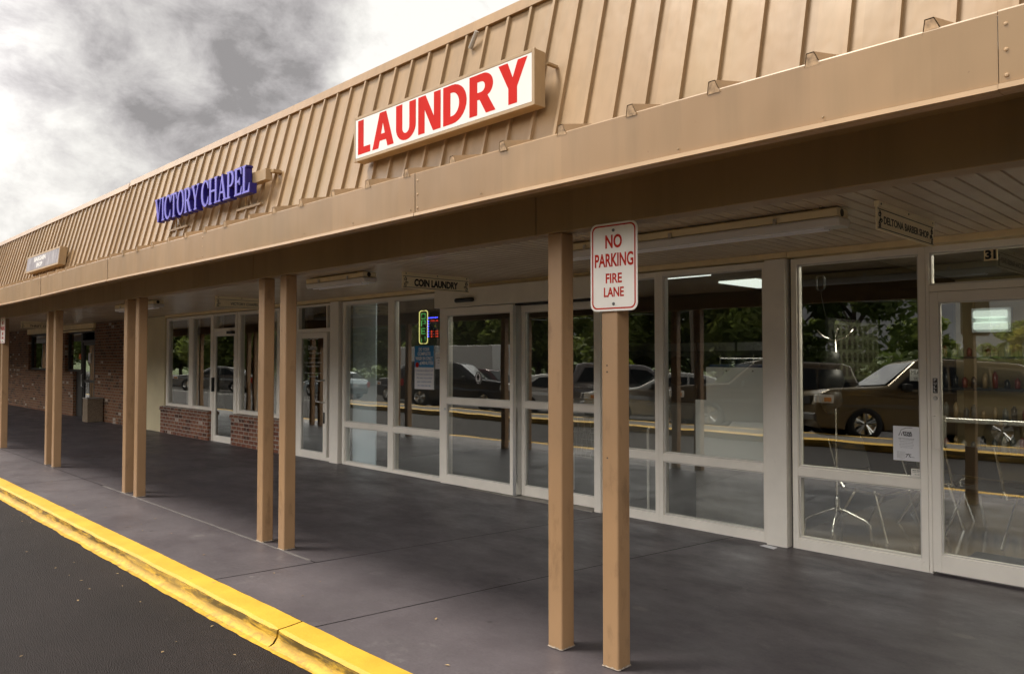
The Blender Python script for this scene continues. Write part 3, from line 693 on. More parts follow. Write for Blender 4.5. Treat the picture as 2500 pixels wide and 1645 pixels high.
part('pull_handle', MB().tube([(-11.06, 6.66, 1.30), (-11.06, 6.60, 1.30), (-11.07, 6.575, 1.29), (-11.16, 6.56, 1.285), (-11.185, 6.56, 1.25), (-11.185, 6.56, .99), (-11.16, 6.56, .955), (-11.07, 6.575, .95), (-11.06, 6.60, .94), (-11.06, 6.66, .94)], .013, 8), M['alu'], d5, smooth=True)
part('lock', MB().box(-11.065, -11.05, 6.635, 6.654, .60, .78), M['gasket'], d5)
t_ = MB(); y_ = 6.678
text_on(t_, 'Deltona', -11.62, -11.33, 1.795, 1.875, y_, .001, .03); text_on(t_, 'Victory Chapel', -11.60, -11.22, 1.72, 1.765, y_, .001, .012)
text_on(t_, 'Sunday 11:00AM & 7:00PM', -11.76, -11.20, 1.565, 1.60, y_, .001, .012); text_on(t_, 'Wednesday 7:00PM', -11.69, -11.26, 1.505, 1.538, y_, .001, .012)
text_on(t_, 'deltonavictorychapel.com', -11.74, -11.21, 1.395, 1.425, y_, .001, .008); text_on(t_, 'Pastor', -11.60, -11.36, 1.345, 1.37, y_, .001, .006)
t_.box(-11.62, -11.24, y_ - .001, y_, 1.655, 1.660)
for k in range(6):
    a = R(70 + 38 * k); v, f = curve_mesh([[(.05 * math.cos(a + b) * s + .04 * math.cos(a), .075 * math.sin(a + b) * s + .05 * math.sin(a)) for b, s in ((-.5, .25), (0, .9), (.5, .25), (0, -.2))]], ext=.0005)
    t_.add([(-11.72 + p, y_ + c, 1.79 + q) for p, q, c in v], f)
for k in range(26):                          # scrollwork at the head of the door
    u = k / 25; t_.tube([(-11.66 + .36 * u, y_, 2.0 - .045 * abs(math.sin(u * 9)) * (1 - u * .4)), (-11.66 + .36 * (u + .045), y_, 2.0 - .045 * abs(math.sin((u + .045) * 9)) * (1 - u * .4))], .004, 5)
part('door_lettering', t_, M['white_ink'], d5)
part('pilaster', MB().box(-10.820, -10.575, 6.60, 6.80, -.03, 2.555), M['white'], ch, bev=.004)
part('pilaster_gap', MB().box(-10.574, -10.537, 6.70, 6.80, -.03, 2.555), M['gasket'], ch)
part('top_trim', MB().box(-17.74, -10.562, 6.60, 6.80, 2.562, 2.611), M['trim'], ch)
# curtains: folded sheets behind the chapel panes
def curtain(parent, x0, x1, z0, z1, y, flare=0):
    mb = MB(); n = 60; v = []
    for j in range(7):
        z = z0 + (z1 - z0) * j / 6; k = flare * (1 - j / 6) ** 2
        for i in range(n + 1):
            u = i / n; x = x0 - k + (x1 - x0 + 2 * k) * u; v.append((x, y + .035 * math.sin(u * 44 + j * .15) + .02 * math.sin(u * 17), z))
    mb.add(v, [(j * (n + 1) + i, j * (n + 1) + i + 1, (j + 1) * (n + 1) + i + 1, (j + 1) * (n + 1) + i) for j in range(6) for i in range(n)])
    return tag(part('curtain', mb, M['curtain'], None, smooth=True), *parent)
curtain(('pale sheer curtain behind the leftmost chapel window', 'curtain', 'chapel curtains'), -17.30, -16.62, .62, 2.55, 6.93)
curtain(('pale sheer curtain, hem gathered wide, in the window left of the dark chapel door', 'curtain', 'chapel curtains'), -16.1, -15.45, .62, 2.55, 6.93, .08)
curtain(('pale sheer curtain in the wide window right of the dark chapel door', 'curtain', 'chapel curtains'), -13.95, -12.75, .62, 2.55, 6.93, .06)
curtain(('narrow pale curtain in the chapel window seen between the two posts', 'curtain', 'chapel curtains'), -12.5, -12.12, .62, 2.55, 6.93)
# --- brick shop far left
br = thing('brick_shop', 'brown brick shop front at the far left with dark recessed windows', 'shop', (-26, 6.7, 0))
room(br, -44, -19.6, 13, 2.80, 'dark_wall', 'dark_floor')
bw = MB(); bw.box(-45, -29.65, 6.62, 6.80, -.02, 2.60); bw.box(-29.65, -24.60, 6.62, 6.80, -.02, 1.17); bw.box(-22.68, -19.452, 6.62, 6.80, -.02, 2.60); bw.box(-25.78, -25.45, 6.621, 6.79, 1.26, 2.44)
bwp = part('brick_wall', bw, M['brick_brown'], br)
mb = MB(); x = -29.65
while x < -24.6: mb.box(x, min(x + .066, -24.59), 6.60, 6.80, 1.172, 1.262 + random.uniform(-.003, .003)); x += .076
part('brick_sill', mb, M['brick_brown'], bwp)
br_dark = mat('dark bronze frame', (.02, .017, .014), .5)
for x0, x1 in ((-29.64, -27.75), (-27.70, -25.79), (-25.44, -24.12)):
    f = MB(); bars(f, x0, x1, 1.265, 2.44, .07, 6.70, 6.78); w = part('window', f, br_dark, br)
    part('pane', MB().box(x0 + .07, x1 - .07, 6.735, 6.741, 1.335, 2.37), M['glass_dim'], w)
f = MB(); bars(f, -24.1, -22.70, -.02, 2.44, .07, 6.70, 6.78); f.box(-23.0, -22.94, 6.70, 6.78, .05, 2.37); f.box(-24.03, -23.0, 6.701, 6.78, 2.10, 2.16)
w = part('door_frame', f, br_dark, br)
part('sidelight_pane', MB().box(-22.94, -22.77, 6.735, 6.741, .05, 2.37), M['glass'], w)
f = MB(); bars(f, -24.03, -23.005, .0, 2.095, .08, 6.715, 6.77, [(.98, 1.05)]); d6 = part('door', f, br_dark, br)
part('pane', MB().box(-23.95, -23.085, 6.74, 6.746, 1.05, 2.015), M['glass'], d6); part('pane', MB().box(-23.95, -23.085, 6.74, 6.746, .08, .98), M['glass_dim'], d6)
part('pull_handle', MB().tube([(-23.99, 6.70, .85), (-23.99, 6.66, .87), (-23.99, 6.66, 1.2), (-23.99, 6.70, 1.22)], .012, 6), M['alu'], d6)
part('side_wall', MB().box(-24.6, -24.11, 6.70, 6.80, -.02, 1.26), br_dark, br)
hb = MB(); hb.box(-25.45, -22.65, 6.56, 6.80, 2.47, 2.605); hb.box(-25.6, -22.62, 6.52, 6.60, 2.40, 2.44); part('header_board', hb, M['trim'], br)
part('header_board', MB().box(-29.6, -27.2, 6.56, 6.80, 2.442, 2.602), M['trim'], br)
part('red_neon', MB().box(-24.75, -24.45, 6.80, 6.81, 1.62, 1.78), emis('dim red neon', (.6, .08, .03), .5), br)
part('notice', MB().box(-23.62, -23.42, 6.725, 6.728, 1.52, 1.8), M['paper'], br)
pl = thing('waste_bin', 'square pebble finished bin standing before the brick shop door', 'bin', (-22.05, 6.42, 0))
part('body', MB().box(-22.27, -21.86, 6.22, 6.60, 0, .60), mat('pebble aggregate', (.20, .15, .10), .9, var=.5, vs=60, bs=.8, bscale=70), pl, bev=.012)
part('rim', MB().box(-22.275, -21.855, 6.215, 6.605, .602, .632), M['concrete'], pl, bev=.006)

# ------------------------------------------------------------------ roof signs
def arc(cx, cy, rx, ry, a0, a1, n=14): return [(cx + rx * math.cos(R(a0 + (a1 - a0) * i / n)), cy + ry * math.sin(R(a0 + (a1 - a0) * i / n))) for i in range(n + 1)]
G = {   # bold sans capitals, unit height
 'L': (.52, [[(0, 0), (.52, 0), (.52, .2), (.24, .2), (.24, 1), (0, 1)]]),
 'A': (.86, [[(0, 0), (.25, 0), (.305, .2), (.555, .2), (.61, 0), (.86, 0), (.56, 1), (.30, 1)], [(.355, .39), (.43, .70), (.505, .39)]]),
 'U': (.74, [[(0, 1), (.24, 1), (.24, .36)] + arc(.37, .34, .13, .16, 180, 360) + [(.50, 1), (.74, 1)] + arc(.37, .36, .37, .375, 0, -180)]),
 'N': (.78, [[(0, 0), (.23, 0), (.23, .62), (.52, 0), (.78, 0), (.78, 1), (.55, 1), (.55, .38), (.26, 1), (0, 1)]]),
 'D': (.76, [[(0, 0), (.30, 0)] + arc(.30, .5, .46, .5, -90, 90) + [(0, 1)], [(.24, .2), (.24, .8)] + arc(.29, .5, .23, .3, 90, -90)]),
 'R': (.78, [[(0, 0), (.24, 0), (.24, .37), (.31, .37), (.50, 0), (.78, 0), (.545, .43)] + arc(.40, .69, .31, .31, -48, 90) + [(0, 1)], [(.24, .55), (.24, .81)] + arc(.35, .68, .12, .13, 90, -90)]),
 'Y': (.80, [[(.28, 0), (.52, 0), (.52, .38), (.80, 1), (.54, 1), (.40, .62), (.26, 1), (0, 1), (.28, .38)]]),
}
def serif_glyphs():
    s = .055; th = .17; tn = .065; k = .07
    def stem(x, w, z0=0, z1=1): return [(x - k, z0), (x + w + k, z0), (x + w + k, z0 + s * .6), (x + w, z0 + s * 1.6), (x + w, z1 - s * 1.6), (x + w + k, z1 - s * .6), (x + w + k, z1), (x - k, z1), (x - k, z1 - s * .6), (x, z1 - s * 1.6), (x, z0 + s * 1.6), (x - k, z0 + s * .6)]
    g = {}
    g['I'] = (.32, [stem(.075, th)])
    g['V'] = (.86, [[(.36, 0), (.48, 0), (.76, .94), (.86, .955), (.86, 1), (.58, 1), (.58, .955), (.68, .94), (.48, .27), (.27, .94), (.36, .955), (.36, 1), (0, 1), (0, .955), (.085, .94)]])
    g['C'] = (.78, [arc(.42, .5, .42, .52, 42, 318, 30) + [(.73, .06), (.78, .06), (.78, .34), (.73, .34)] + arc(.46, .5, .26, .44, 318, 42, 26) + [(.73, .66), (.78, .66), (.78, .97), (.73, .97)]])
    g['T'] = (.74, [[(.22, 0), (.52, 0), (.52, .04), (.455, .07), (.455, .93), (.60, .93), (.69, .72), (.74, .72), (.72, 1), (.02, 1), (0, .72), (.05, .72), (.14, .93), (.285, .93), (.285, .07), (.22, .04)]])
    g['O'] = (.84, [arc(.42, .5, .42, .52, 0, 354, 36), arc(.42, .5, .24, .455, 0, 354, 36)])
    g['R'] = (.82, [[(0, 0), (.31, 0), (.31, .04), (.245, .07), (.245, .46), (.33, .46), (.58, 0), (.84, 0), (.84, .04), (.76, .06), (.53, .485)] + arc(.38, .735, .30, .265, -55, 90, 16) + [(0, 1), (0, .96), (.075, .93), (.075, .07), (0, .04)], [(.245, .53), (.245, .94)] + arc(.34, .735, .155, .2, 90, -90, 14)])
    g['Y'] = (.84, [[(.27, 0), (.57, 0), (.57, .04), (.505, .07), (.505, .42), (.75, .93), (.84, .955), (.84, 1), (.57, 1), (.57, .955), (.655, .93), (.46, .52), (.27, .93), (.35, .955), (.35, 1), (0, 1), (0, .955), (.085, .93), (.335, .40), (.335, .07), (.27, .04)]])
    g['H'] = (.90, [[(0, 0), (.32, 0), (.32, .04), (.245, .07), (.245, .46), (.645, .46), (.645, .07), (.57, .04), (.57, 0), (.89, 0), (.89, .04), (.815, .07), (.815, .93), (.89, .96), (.89, 1), (.57, 1), (.57, .96), (.645, .93), (.645, .535), (.245, .535), (.245, .93), (.32, .96), (.32, 1), (0, 1), (0, .96), (.075, .93), (.075, .07), (0, .04)]])
    g['A'] = (.86, [[(0, 0), (.28, 0), (.28, .04), (.19, .065), (.255, .29), (.535, .29), (.605, .065), (.52, .04), (.52, 0), (.87, 0), (.87, .04), (.79, .065), (.48, 1), (.40, 1), (.10, .065), (0, .04)], [(.28, .36), (.395, .76), (.51, .36)]])
    g['P'] = (.70, [[(0, 0), (.32, 0), (.32, .04), (.245, .07), (.245, .42), (.36, .42)] + arc(.38, .71, .31, .29, -90, 90, 16) + [(0, 1), (0, .96), (.075, .93), (.075, .07), (0, .04)], [(.245, .49), (.245, .94)] + arc(.34, .715, .165, .225, 90, -90, 14)])
    g['E'] = (.70, [[(0, 0), (.68, 0), (.71, .29), (.66, .29), (.56, .07), (.245, .07), (.245, .47), (.42, .47), (.47, .37), (.515, .37), (.515, .64), (.47, .64), (.42, .54), (.245, .54), (.245, .93), (.54, .93), (.62, .74), (.67, .74), (.655, 1), (0, 1), (0, .96), (.075, .93), (.075, .07), (0, .04)]])
    g['L'] = (.68, [[(0, 0), (.66, 0), (.69, .32), (.64, .32), (.53, .07), (.245, .07), (.245, .93), (.33, .96), (.33, 1), (0, 1), (0, .96), (.075, .93), (.075, .07), (0, .04)]])
    return g
SG = serif_glyphs()
def word(glyphs, s, gap, space=.35):
    out = []; x = 0
    for c in s:
        if c == ' ': x += space; continue
        w, sp = glyphs[c]; out.append((c, x, [[(px + x, py) for px, py in q] for q in sp])); x += w + gap
    return out, x - gap

ls = thing('shop_sign', 'large white box sign with red LAUNDRY letters on the mansard roof', 'sign', (-7.85, 6.31, 4.55))
XA, XB, ZA, ZB_, YS = -9.708, -6.016, 4.554, 5.205, 6.31; YBK = 6.50; fr = .042
c = MB(); c.box(XA, XB, YS + .012, YBK, ZA, ZB_)
part('cabinet', c, M['cabinet'], ls, bev=.008)
c = MB(); bars(c, XA - .004, XB + .004, ZA - .004, ZB_ + .004, fr, YS, YS + .03); part('frame', c, M['cabinet'], ls, bev=.004)
part('sign_face', MB().box(XA + fr, XB - fr, YS + .003, YS + .011, ZA + fr, ZB_ - fr), M['sign_white'], ls)
wd, tw = word(G, 'LAUNDRY', .085)
fx0, fx1, fz0, fz1 = XA + .105, XB - .11, ZA + .088, ZB_ - .062
for chx, ox, sp in wd:
    v, f = curve_mesh(sp, ext=.001)
    mb = MB().add([(fx0 + a / tw * (fx1 - fx0), YS + .002 - (.0008 if q > 0 else -.0008), fz0 + b * (fz1 - fz0)) for a, b, q in v], f)
    part('letter', mb, M['red'], ls)
part('bracket', MB().box(XB + .0, XB + .05, 6.50, mansY(5.1) - .02, 5.055, 5.08), M['cabinet'], ls); part('bracket', MB().box(XA - .02, XA + .02, 6.50, mansY(5.1), 5.04, 5.08), M['cabinet'], ls)
sv = thing('roof_conduit', 'short grey pipe end sticking out of the roof panels above the LAUNDRY sign', 'pipe', (-7.65, mansY(5.9), 5.9))

vs = thing('channel_letter_sign', 'raised violet blue VICTORY CHAPEL letters with dark blue edges on the mansard roof', 'sign', (-15.2, 6.25, 4.6))
wd, tw = word(SG, 'VICTORY CHAPEL', .035, .20); fx0, fx1, fz0, fz1 = -17.42, -12.93, 4.607, 5.107
for chx, ox, sp in wd:
    X = lambda a: fx0 + a / tw * (fx1 - fx0); Zq = lambda b: fz0 + b * (fz1 - fz0)
    sw_ = [[(X(a), Zq(b)) for a, b in q] for q in sp]
    v, f = curve_mesh(sw_, ext=.06, bev=.008)
    e = part('letter', MB().add([(a, 6.315 - q, b) for a, b, q in v], f), M['blue_edge'], vs)
    v, f = curve_mesh(sw_, ext=.002); part('letter_face', MB().add([(a, 6.244 - q, b) for a, b, q in v], f), M['blue_face'], e)
part('raceway', MB().box(-17.2, -12.62, 6.39, 6.52, 4.80, 5.0), M['cabinet'], vs, bev=.004)
br_ = MB()
for xx in (-16.7, -13.45):
    br_.tube([(xx, 6.44, 4.81), (xx - .12, mansY(4.45) - .04, 4.45)], .014, 6); br_.tube([(xx, 6.44, 4.81), (xx + .12, mansY(4.45) - .04, 4.45)], .014, 6); br_.box(xx - .45, xx + .5, mansY(4.43) - .06, mansY(4.43) - .03, 4.41, 4.45)
br_.box(-12.63, -12.5, 6.48, mansY(4.9), 4.93, 4.98)
part('bracket', br_, M['cabinet'], vs)

bs_ = thing('shop_sign', 'faded grey box sign with ghosted BARGAIN SHOP lettering, farthest along the roof', 'sign', (-26.7, 6.25, 4.37))
bs_.rotation_euler.x = R(-6)
lb = lambda *a: MB().box(*a)
part('cabinet', lb(-1.85, 1.82, .012, .20, 0, .52), M['cabinet'], bs_, bev=.008, local=True)
c = MB(); bars(c, -1.854, 1.824, -.004, .524, .05, 0, .03); part('frame', c, M['cabinet'], bs_, local=True)
def faded():
    m, N, L, b = nodes('faded sign face'); v = pos_vec(N, L, (1, 1, .35)); n = tex(N, L, v, 6, 6, .7)
    L.new(ramp(N, L, n, [(.35, (.15, .135, .15)), (.55, (.26, .245, .265)), (.75, (.42, .40, .41))]), b.inputs['Base Color']); b.inputs['Roughness'].default_value = .5; return m
part('sign_face', lb(-1.80, 1.77, .003, .011, .05, .47), faded(), bs_, local=True)
t_ = MB(); text_on(t_, 'BARGAIN', -.95, .35, .29, .43, .002, .001, .04); text_on(t_, 'SHOP', -.62, .05, .10, .24, .002, .001, .04); part('lettering', t_, M['sign_white'], bs_, local=True)
part('bracket', lb(-.05, 0, .1, .4, .5, .56), M['black'], bs_, local=True)
cp = MB().tube([(-7.56, mansY(6.02) - .09, 6.02), (-7.71, mansY(5.83) - .03, 5.83)], .03, 10); part('pipe', cp, mat('old grey pipe', (.34, .30, .25), .5), sv)

# ------------------------------------------------------------------ hanging signs under the soffit
def scroll(mb, x, y0, z0, z1, flip):
    """iron style scrollwork: three curls on the sign end"""
    s = -1 if flip else 1; h = z1 - z0
    def spiral(cy, cz, r, a0, turns, dr): return [(x, cy + s * (r - dr * t / 18) * math.cos(a0 + turns * t / 18 * 6.283), cz + (r - dr * t / 18) * math.sin(a0 + turns * t / 18 * 6.283)) for t in range(19)]
    mb.tube(spiral(y0 + s * .022, z0 + h * .74, .021, 1.6, -1.25, .016), .003, 5)
    mb.tube(spiral(y0 + s * .024, z0 + h * .20, .019, -1.6, 1.2, .015), .003, 5)
    mb.tube(spiral(y0 + s * .054, z0 + h * .45, .017, 2.6, 1.1, .013), .003, 5)
    mb.tube([(x, y0 + s * .026, z0 + h * .92), (x, y0 + s * .045, z0 + h * .75), (x, y0 + s * .036, z0 + h * .5), (x, y0 + s * .012, z0 + h * .3), (x, y0 + s * .02, z0 + h * .06)], .0035, 5)
def hanging(x, y0, y1, z0, txt, label, tx, bold=.03, zt=2.612, tz=(.30, .72)):
    t = thing('hanging_sign', label, 'sign', (x, (y0 + y1) / 2, z0), 0, 'hanging name signs under the soffit')
    zr = zt - .034
    part('rail', MB().box(x - .014, x + .012, y0, y1, zr, zt), M['plate_cream'], t)
    sm = MB()
    for yy in (y0 + .04, (y0 + y1) / 2, y1 - .04): part('screw', MB().lathe([(0, .004), (.006, .003), (.007, 0)], (x + .012, yy, zr + .017), 8, 0), M['ink'], t)
    p = part('plate', MB().box(x - .006, x + .004, y0 - .004, y1 + .004, z0, zr), M['plate_cream'], t, bev=.002)
    k = MB(); h = zr - z0
    k.box(x + .004, x + .0055, y0 + .005, y1 - .005, zr - .014, zr - .009); k.box(x + .004, x + .0055, y0 + .005, y1 - .005, z0 + .012, z0 + .017)
    scroll(k, x + .005, y0 + .01, z0 + .01, zr - .01, False); scroll(k, x + .005, y1 - .01, z0 + .01, zr - .01, True)
    part('scrollwork', k, M['ink'], p)
    L_ = MB(); text_on(L_, txt, tx[0], tx[1], z0 + h * tz[0], z0 + h * tz[1], x + .004, .0015, bold, '+X'); part('lettering', L_, M['ink'], p)
    return t
hanging(-1.745, 4.83, 5.87, 2.436, 'DELTONA BARBER SHOP', 'cream hanging sign reading DELTONA BARBER SHOP, nearest on the right', (4.935, 5.765), .012, tz=(.32, .66))
hanging(-6.87, 5.10, 6.07, 2.432, 'COIN LAUNDRY', 'cream hanging sign reading COIN LAUNDRY in heavy black capitals', (5.26, 5.90), .05, tz=(.20, .78))
hanging(-11.6, 5.07, 5.90, 2.44, 'VICTORY CHAPEL', 'cream hanging sign reading VICTORY CHAPEL, partly behind a post', (5.31, 5.77), .012, tz=(.32, .64))
hanging(-23.2, 5.0, 5.95, 2.43, 'THRIFT STORE', 'cream hanging sign before the brick shop, farthest left under the soffit', (5.2, 5.75), .012, tz=(.3, .66))

# ------------------------------------------------------------------ fluorescent fixtures
def fixture(x0, x1, y, label):
    t = thing('strip_light', label, 'light fixture', ((x0 + x1) / 2, y, 2.5), 0, 'strip lights under the soffit')
    part('housing', MB().prism([(y - .085, 2.545), (y - .085, 2.592), (y - .075, 2.60), (y + .075, 2.60), (y + .085, 2.592), (y + .085, 2.545)], 0, x0, x1), M['fix'], t, bev=.004)
    part('end_cap', MB().lathe([(0, .003), (.024, .003), (.026, 0)], (x1, y - .01, 2.572), 14, 0), M['black'], t)
    pr = [(y - .09, 2.541), (y - .092, 2.525), (y - .074, 2.485), (y + .074, 2.485), (y + .092, 2.525), (y + .09, 2.541)]
    ln = part('lens', MB().prism(pr, 0, x0 + .004, x1 + .012), M['lens'], t, bev=.008)
    tb = MB()
    for dy in (-.04, .04): tb.tube([(x0 + .1, y + dy, 2.484), (x1 - .1, y + dy, 2.484)], .010, 8)
    part('tube', tb, M['paper'], ln)
    n = 3 if x1 - x0 > 1.6 else 2
    for i in range(n):
        xx = x0 + (x1 - x0) * (i + .5) / n
        for s in (-1, 1): part('clip', MB().box(xx - .012, xx + .012, y + s * .094 - .006, y + s * .094 + .006, 2.532, 2.572), M['alu'], t)
    for xx in (x0 + .15, x1 - .15): part('hanger', MB().box(xx - .02, xx + .02, y - .05, y + .05, 2.6, 2.614), M['fix'], t)
    return t
fixture(-4.40, -1.965, 4.87, 'long cream strip light nearest the barber shop sign')
fixture(-8.27, -7.06, 4.80, 'short cream strip light just left of the COIN LAUNDRY sign')
fixture(-14.8, -12.95, 4.72, 'cream strip light partly hidden by the third pair of posts')

# ------------------------------------------------------------------ no parking signs
def rrect(w, h, r, n=6):
    p = []
    for cx, cy, a in ((w - r, h - r, 0), (r, h - r, 90), (r, r, 180), (w - r, r, 270)): p += arc(cx, cy, r, r, a, a + 90, n)
    return p
def noparking(x, y, z, rz, label):
    t = thing('no_parking_sign', label, 'sign', (x, y, z), rz, 'no parking signs on the posts'); w, h = .302, .476
    def pl(name, sp, ya, m, par, th):
        v, f = curve_mesh(sp, ext=th / 2); return part(name, MB().add([(a - w / 2, ya - q, b) for a, b, q in v], f), m, par, local=True)
    p = pl('plate', [rrect(w, h, .04)], 0, M['plate_white'], t, .004)
    o = [[(a + .011, b + .011) for a, b in rrect(w - .022, h - .022, .032)], [(a + .0185, b + .0185) for a, b in rrect(w - .037, h - .037, .027)]]
    pl('border', o, -.0027, M['sign_red'], p, .001)
    k = MB()
    text_on(k, 'NO', -.052, .055, .338, .412, -.0022, .001, .028); text_on(k, 'PARKING', -.122, .126, .238, .312, -.0022, .001, .026)
    text_on(k, 'FIRE', -.05, .054, .150, .203, -.0022, .001, .022); text_on(k, 'LANE', -.062, .066, .076, .128, -.0022, .001, .022)
    part('lettering', k, M['sign_red'], p, local=True)
    for zz in (.435, .038): part('bolt', MB().lathe([(0, -.010), (.006, -.009), (.009, -.004), (.009, -.002)], (0, 0, zz), 10, 1), M['machine'], t, local=True)
    return t
np1 = noparking(-2.553, 3.296, 1.913, R(3.5), 'white and red NO PARKING FIRE LANE sign on the near post')
dup(np1, (-16.62, 3.296, 1.93), R(2), 'NO PARKING sign seen edge-on at the left edge of the picture')

# ------------------------------------------------------------------ signs, papers and neon in the windows
t = thing('poster', 'blue and white wash poster taped inside the laundry window', 'poster', (-8.51, 6.702, 1.225))
part('sheet', MB().box(-8.725, -8.297, 6.696, 6.698, 1.225, 1.832), M['white_ink'], t)
part('blue_panel', MB().box(-8.725, -8.297, 6.6945, 6.6955, 1.532, 1.832), M['poster_blue'], t)
k = MB(); y_ = 6.6942
text_on(k, 'DO YOUR', -8.63, -8.39, 1.758, 1.808, y_, .0008, .03); text_on(k, 'COMPLETE', -8.655, -8.365, 1.695, 1.745, y_, .0008, .03); text_on(k, 'WASH IN ONLY', -8.705, -8.315, 1.63, 1.682, y_, .0008, .03)
text_on(k, '4', -8.615, -8.575, 1.56, 1.61, y_, .0008, .03); text_on(k, 'MINUTES', -8.565, -8.31, 1.568, 1.618, y_, .0008, .03)
part('headline', k, M['white_ink'], t)
part('red_dot', MB().lathe([(0, -.0008), (.038, -.0008), (.038, 0)], (-8.665, 6.694, 1.565), 20, 1), M['red'], t)
k = MB(); y_ = 6.6958
for i, s_ in enumerate(('2 minutes to drop it off', '2 minutes to pick it up', 'We wash, dry and fold', 'your clothes while', 'you enjoy your day')):
    text_on(k, s_, -8.705 + .012 * i, -8.315 - .012 * i, 1.468 - .052 * i, 1.50 - .052 * i, y_, .0006, .0)
part('small_print', k, mat('blue print', (.16, .24, .45), .7), t)
t = thing('open_sign', 'lit vertical OPEN neon sign with yellow outline and green letters', 'neon sign', (-8.60, 6.75, 1.86))
part('back_panel', MB().box(-8.69, -8.505, 6.76, 6.775, 1.865, 2.325), M['black'], t, bev=.01)
o = rrect(.185, .462, .04); part('outline_tube', MB().tube([(-8.69 + a, 6.75, 1.864 + b) for a, b in o + o[:1]], .0065, 8), M['neon_y'], t, smooth=True)
k = MB()
def stroke(pts, zc): k.tube([(-8.6 + a, 6.75, zc + b) for a, b in pts], .0062, 6)
stroke([(-.042, -.036), (.042, -.036), (.042, .036), (-.042, .036), (-.042, -.036)], 2.25); stroke([(-.042, -.044), (-.042, .036), (.042, .036), (.042, -.004), (-.042, -.004)], 2.15)
stroke([(.042, .036), (-.042, .036), (-.042, -.036), (.042, -.036)], 2.04); stroke([(-.042, 0), (.030, 0)], 2.04); stroke([(-.042, -.038), (-.042, .038), (.042, -.038), (.042, .038)], 1.925)
part('letter_tube', k, M['neon_g'], t)
t = thing('led_hours_sign', 'dark led hours sign with blue and red rows beside the OPEN sign', 'led sign', (-8.38, 6.76, 1.94))
part('case', MB().box(-8.502, -8.255, 6.752, 6.775, 1.935, 2.245), M['black'], t)
k = MB(); kr = MB()
for i in range(6): k.box(-8.49 + .036 * i, -8.466 + .036 * i, 6.748, 6.751, 2.212 + .004 * (i % 2), 2.228)
for i in range(7): k.box(-8.50, -8.476, 6.748, 6.751, 2.168 - .036 * i, 2.183 - .036 * i)
text_on(kr, '10-6', -8.43, -8.27, 2.168, 2.19, 6.75, .001)
for i in (4, 5, 6): text_on(kr, '8 - 10', -8.43, -8.27, 2.165 - .036 * i, 2.186 - .036 * i, 6.75, .001)
part('blue_leds', k, M['led_b'], t); part('red_leds', kr, M['led_r'], t)
def notice(name, label, x0, x1, z0, z1, rows, y=6.7, m='paper'):
    t = thing(name, label, 'notice', ((x0 + x1) / 2, y, z0)); part('sheet', MB().box(x0, x1, y - .0022, y - .001, z0, z1), M[m], t)
    k = MB()
    for s_, a, b, c, d, bo in rows: text_on(k, s_, x0 + (x1 - x0) * a, x0 + (x1 - x0) * b, z0 + (z1 - z0) * c, z0 + (z1 - z0) * d, y - .0022, .0006, bo)
    part('print', k, M['ink'], t); return t
notice('paper_notice', 'small white LAST WASH paper notice between the wash poster and the sliding door', -8.265, -8.125, 1.51, 1.73, [('LAST WASH', .12, .88, .66, .73, .02), ('8:00', .36, .64, .50, .57, .02), ('P.M.', .36, .64, .36, .42, .02)])
st = notice('paper_flyer', 'white STAR WASH flyer on the barber shop window', -2.312, -2.108, .827, 1.105, [('STAR', .36, .72, .78, .85, .05), ('WASH', .38, .71, .71, .78, .05), ('CAR WASH AND DETAIL', .2, .8, .635, .655, .01)] + [('open every day of the week', .22 + .02 * (i % 3), .78 - .02 * (i % 3), .60 - .045 * i, .62 - .045 * i, .0) for i in range(6)] + [('express wash and wax', .14, .44, .24 - .035 * i, .26 - .035 * i, 0) for i in range(6)])
k = MB(); k.tube([(-2.262, 6.697, 1.045), (-2.25, 6.697, 1.075), (-2.21, 6.697, 1.094), (-2.165, 6.697, 1.096)], .0016, 5); k.tube([(-2.268, 6.697, 1.03), (-2.255, 6.697, 1.062), (-2.244, 6.697, 1.03)], .0035, 5)
k.tube([(-2.215, 6.697, .855), (-2.197, 6.697, .885), (-2.18, 6.697, .857)], .003, 5); k.tube([(-2.217, 6.697, .88), (-2.175, 6.697, .88)], .0025, 5); k.tube([(-2.197, 6.697, .862), (-2.15, 6.697, .858)], .0012, 5); part('logo_drawing', k, M['ink'], st)
notice('permit_sticker', 'small printed permit sticker low in the barber window corner', -2.178, -2.084, .692, .768, [('SIGN PERMIT', .1, .92, .78, .9, .03), ('VOLUSIA COUNTY, FLA.', .1, .9, .62, .71, .01), ('No. 20177', .3, .8, .36, .48, .01), ('Expires', .1, .5, .12, .22, .01)], m='plate_white')
notice('paper_notice', 'small white card with blue marks halfway up the barber window, beside the door frame', -2.19, -2.085, 1.475, 1.57, [('MIA', .08, .75, .55, .9, .0), ('== ==', .3, .9, .1, .3, .0)], y=6.74)
atm = notice('paper_notice', 'white ATM sign standing inside behind the barber door glass', -1.71, -1.30, 1.38, 1.57, [('ATM', .16, .86, .40, .78, .03)], y=8.6, m='plate_cream')
[o for o in atm.children if o.name.startswith('print')][0].data.materials[0] = M['red']

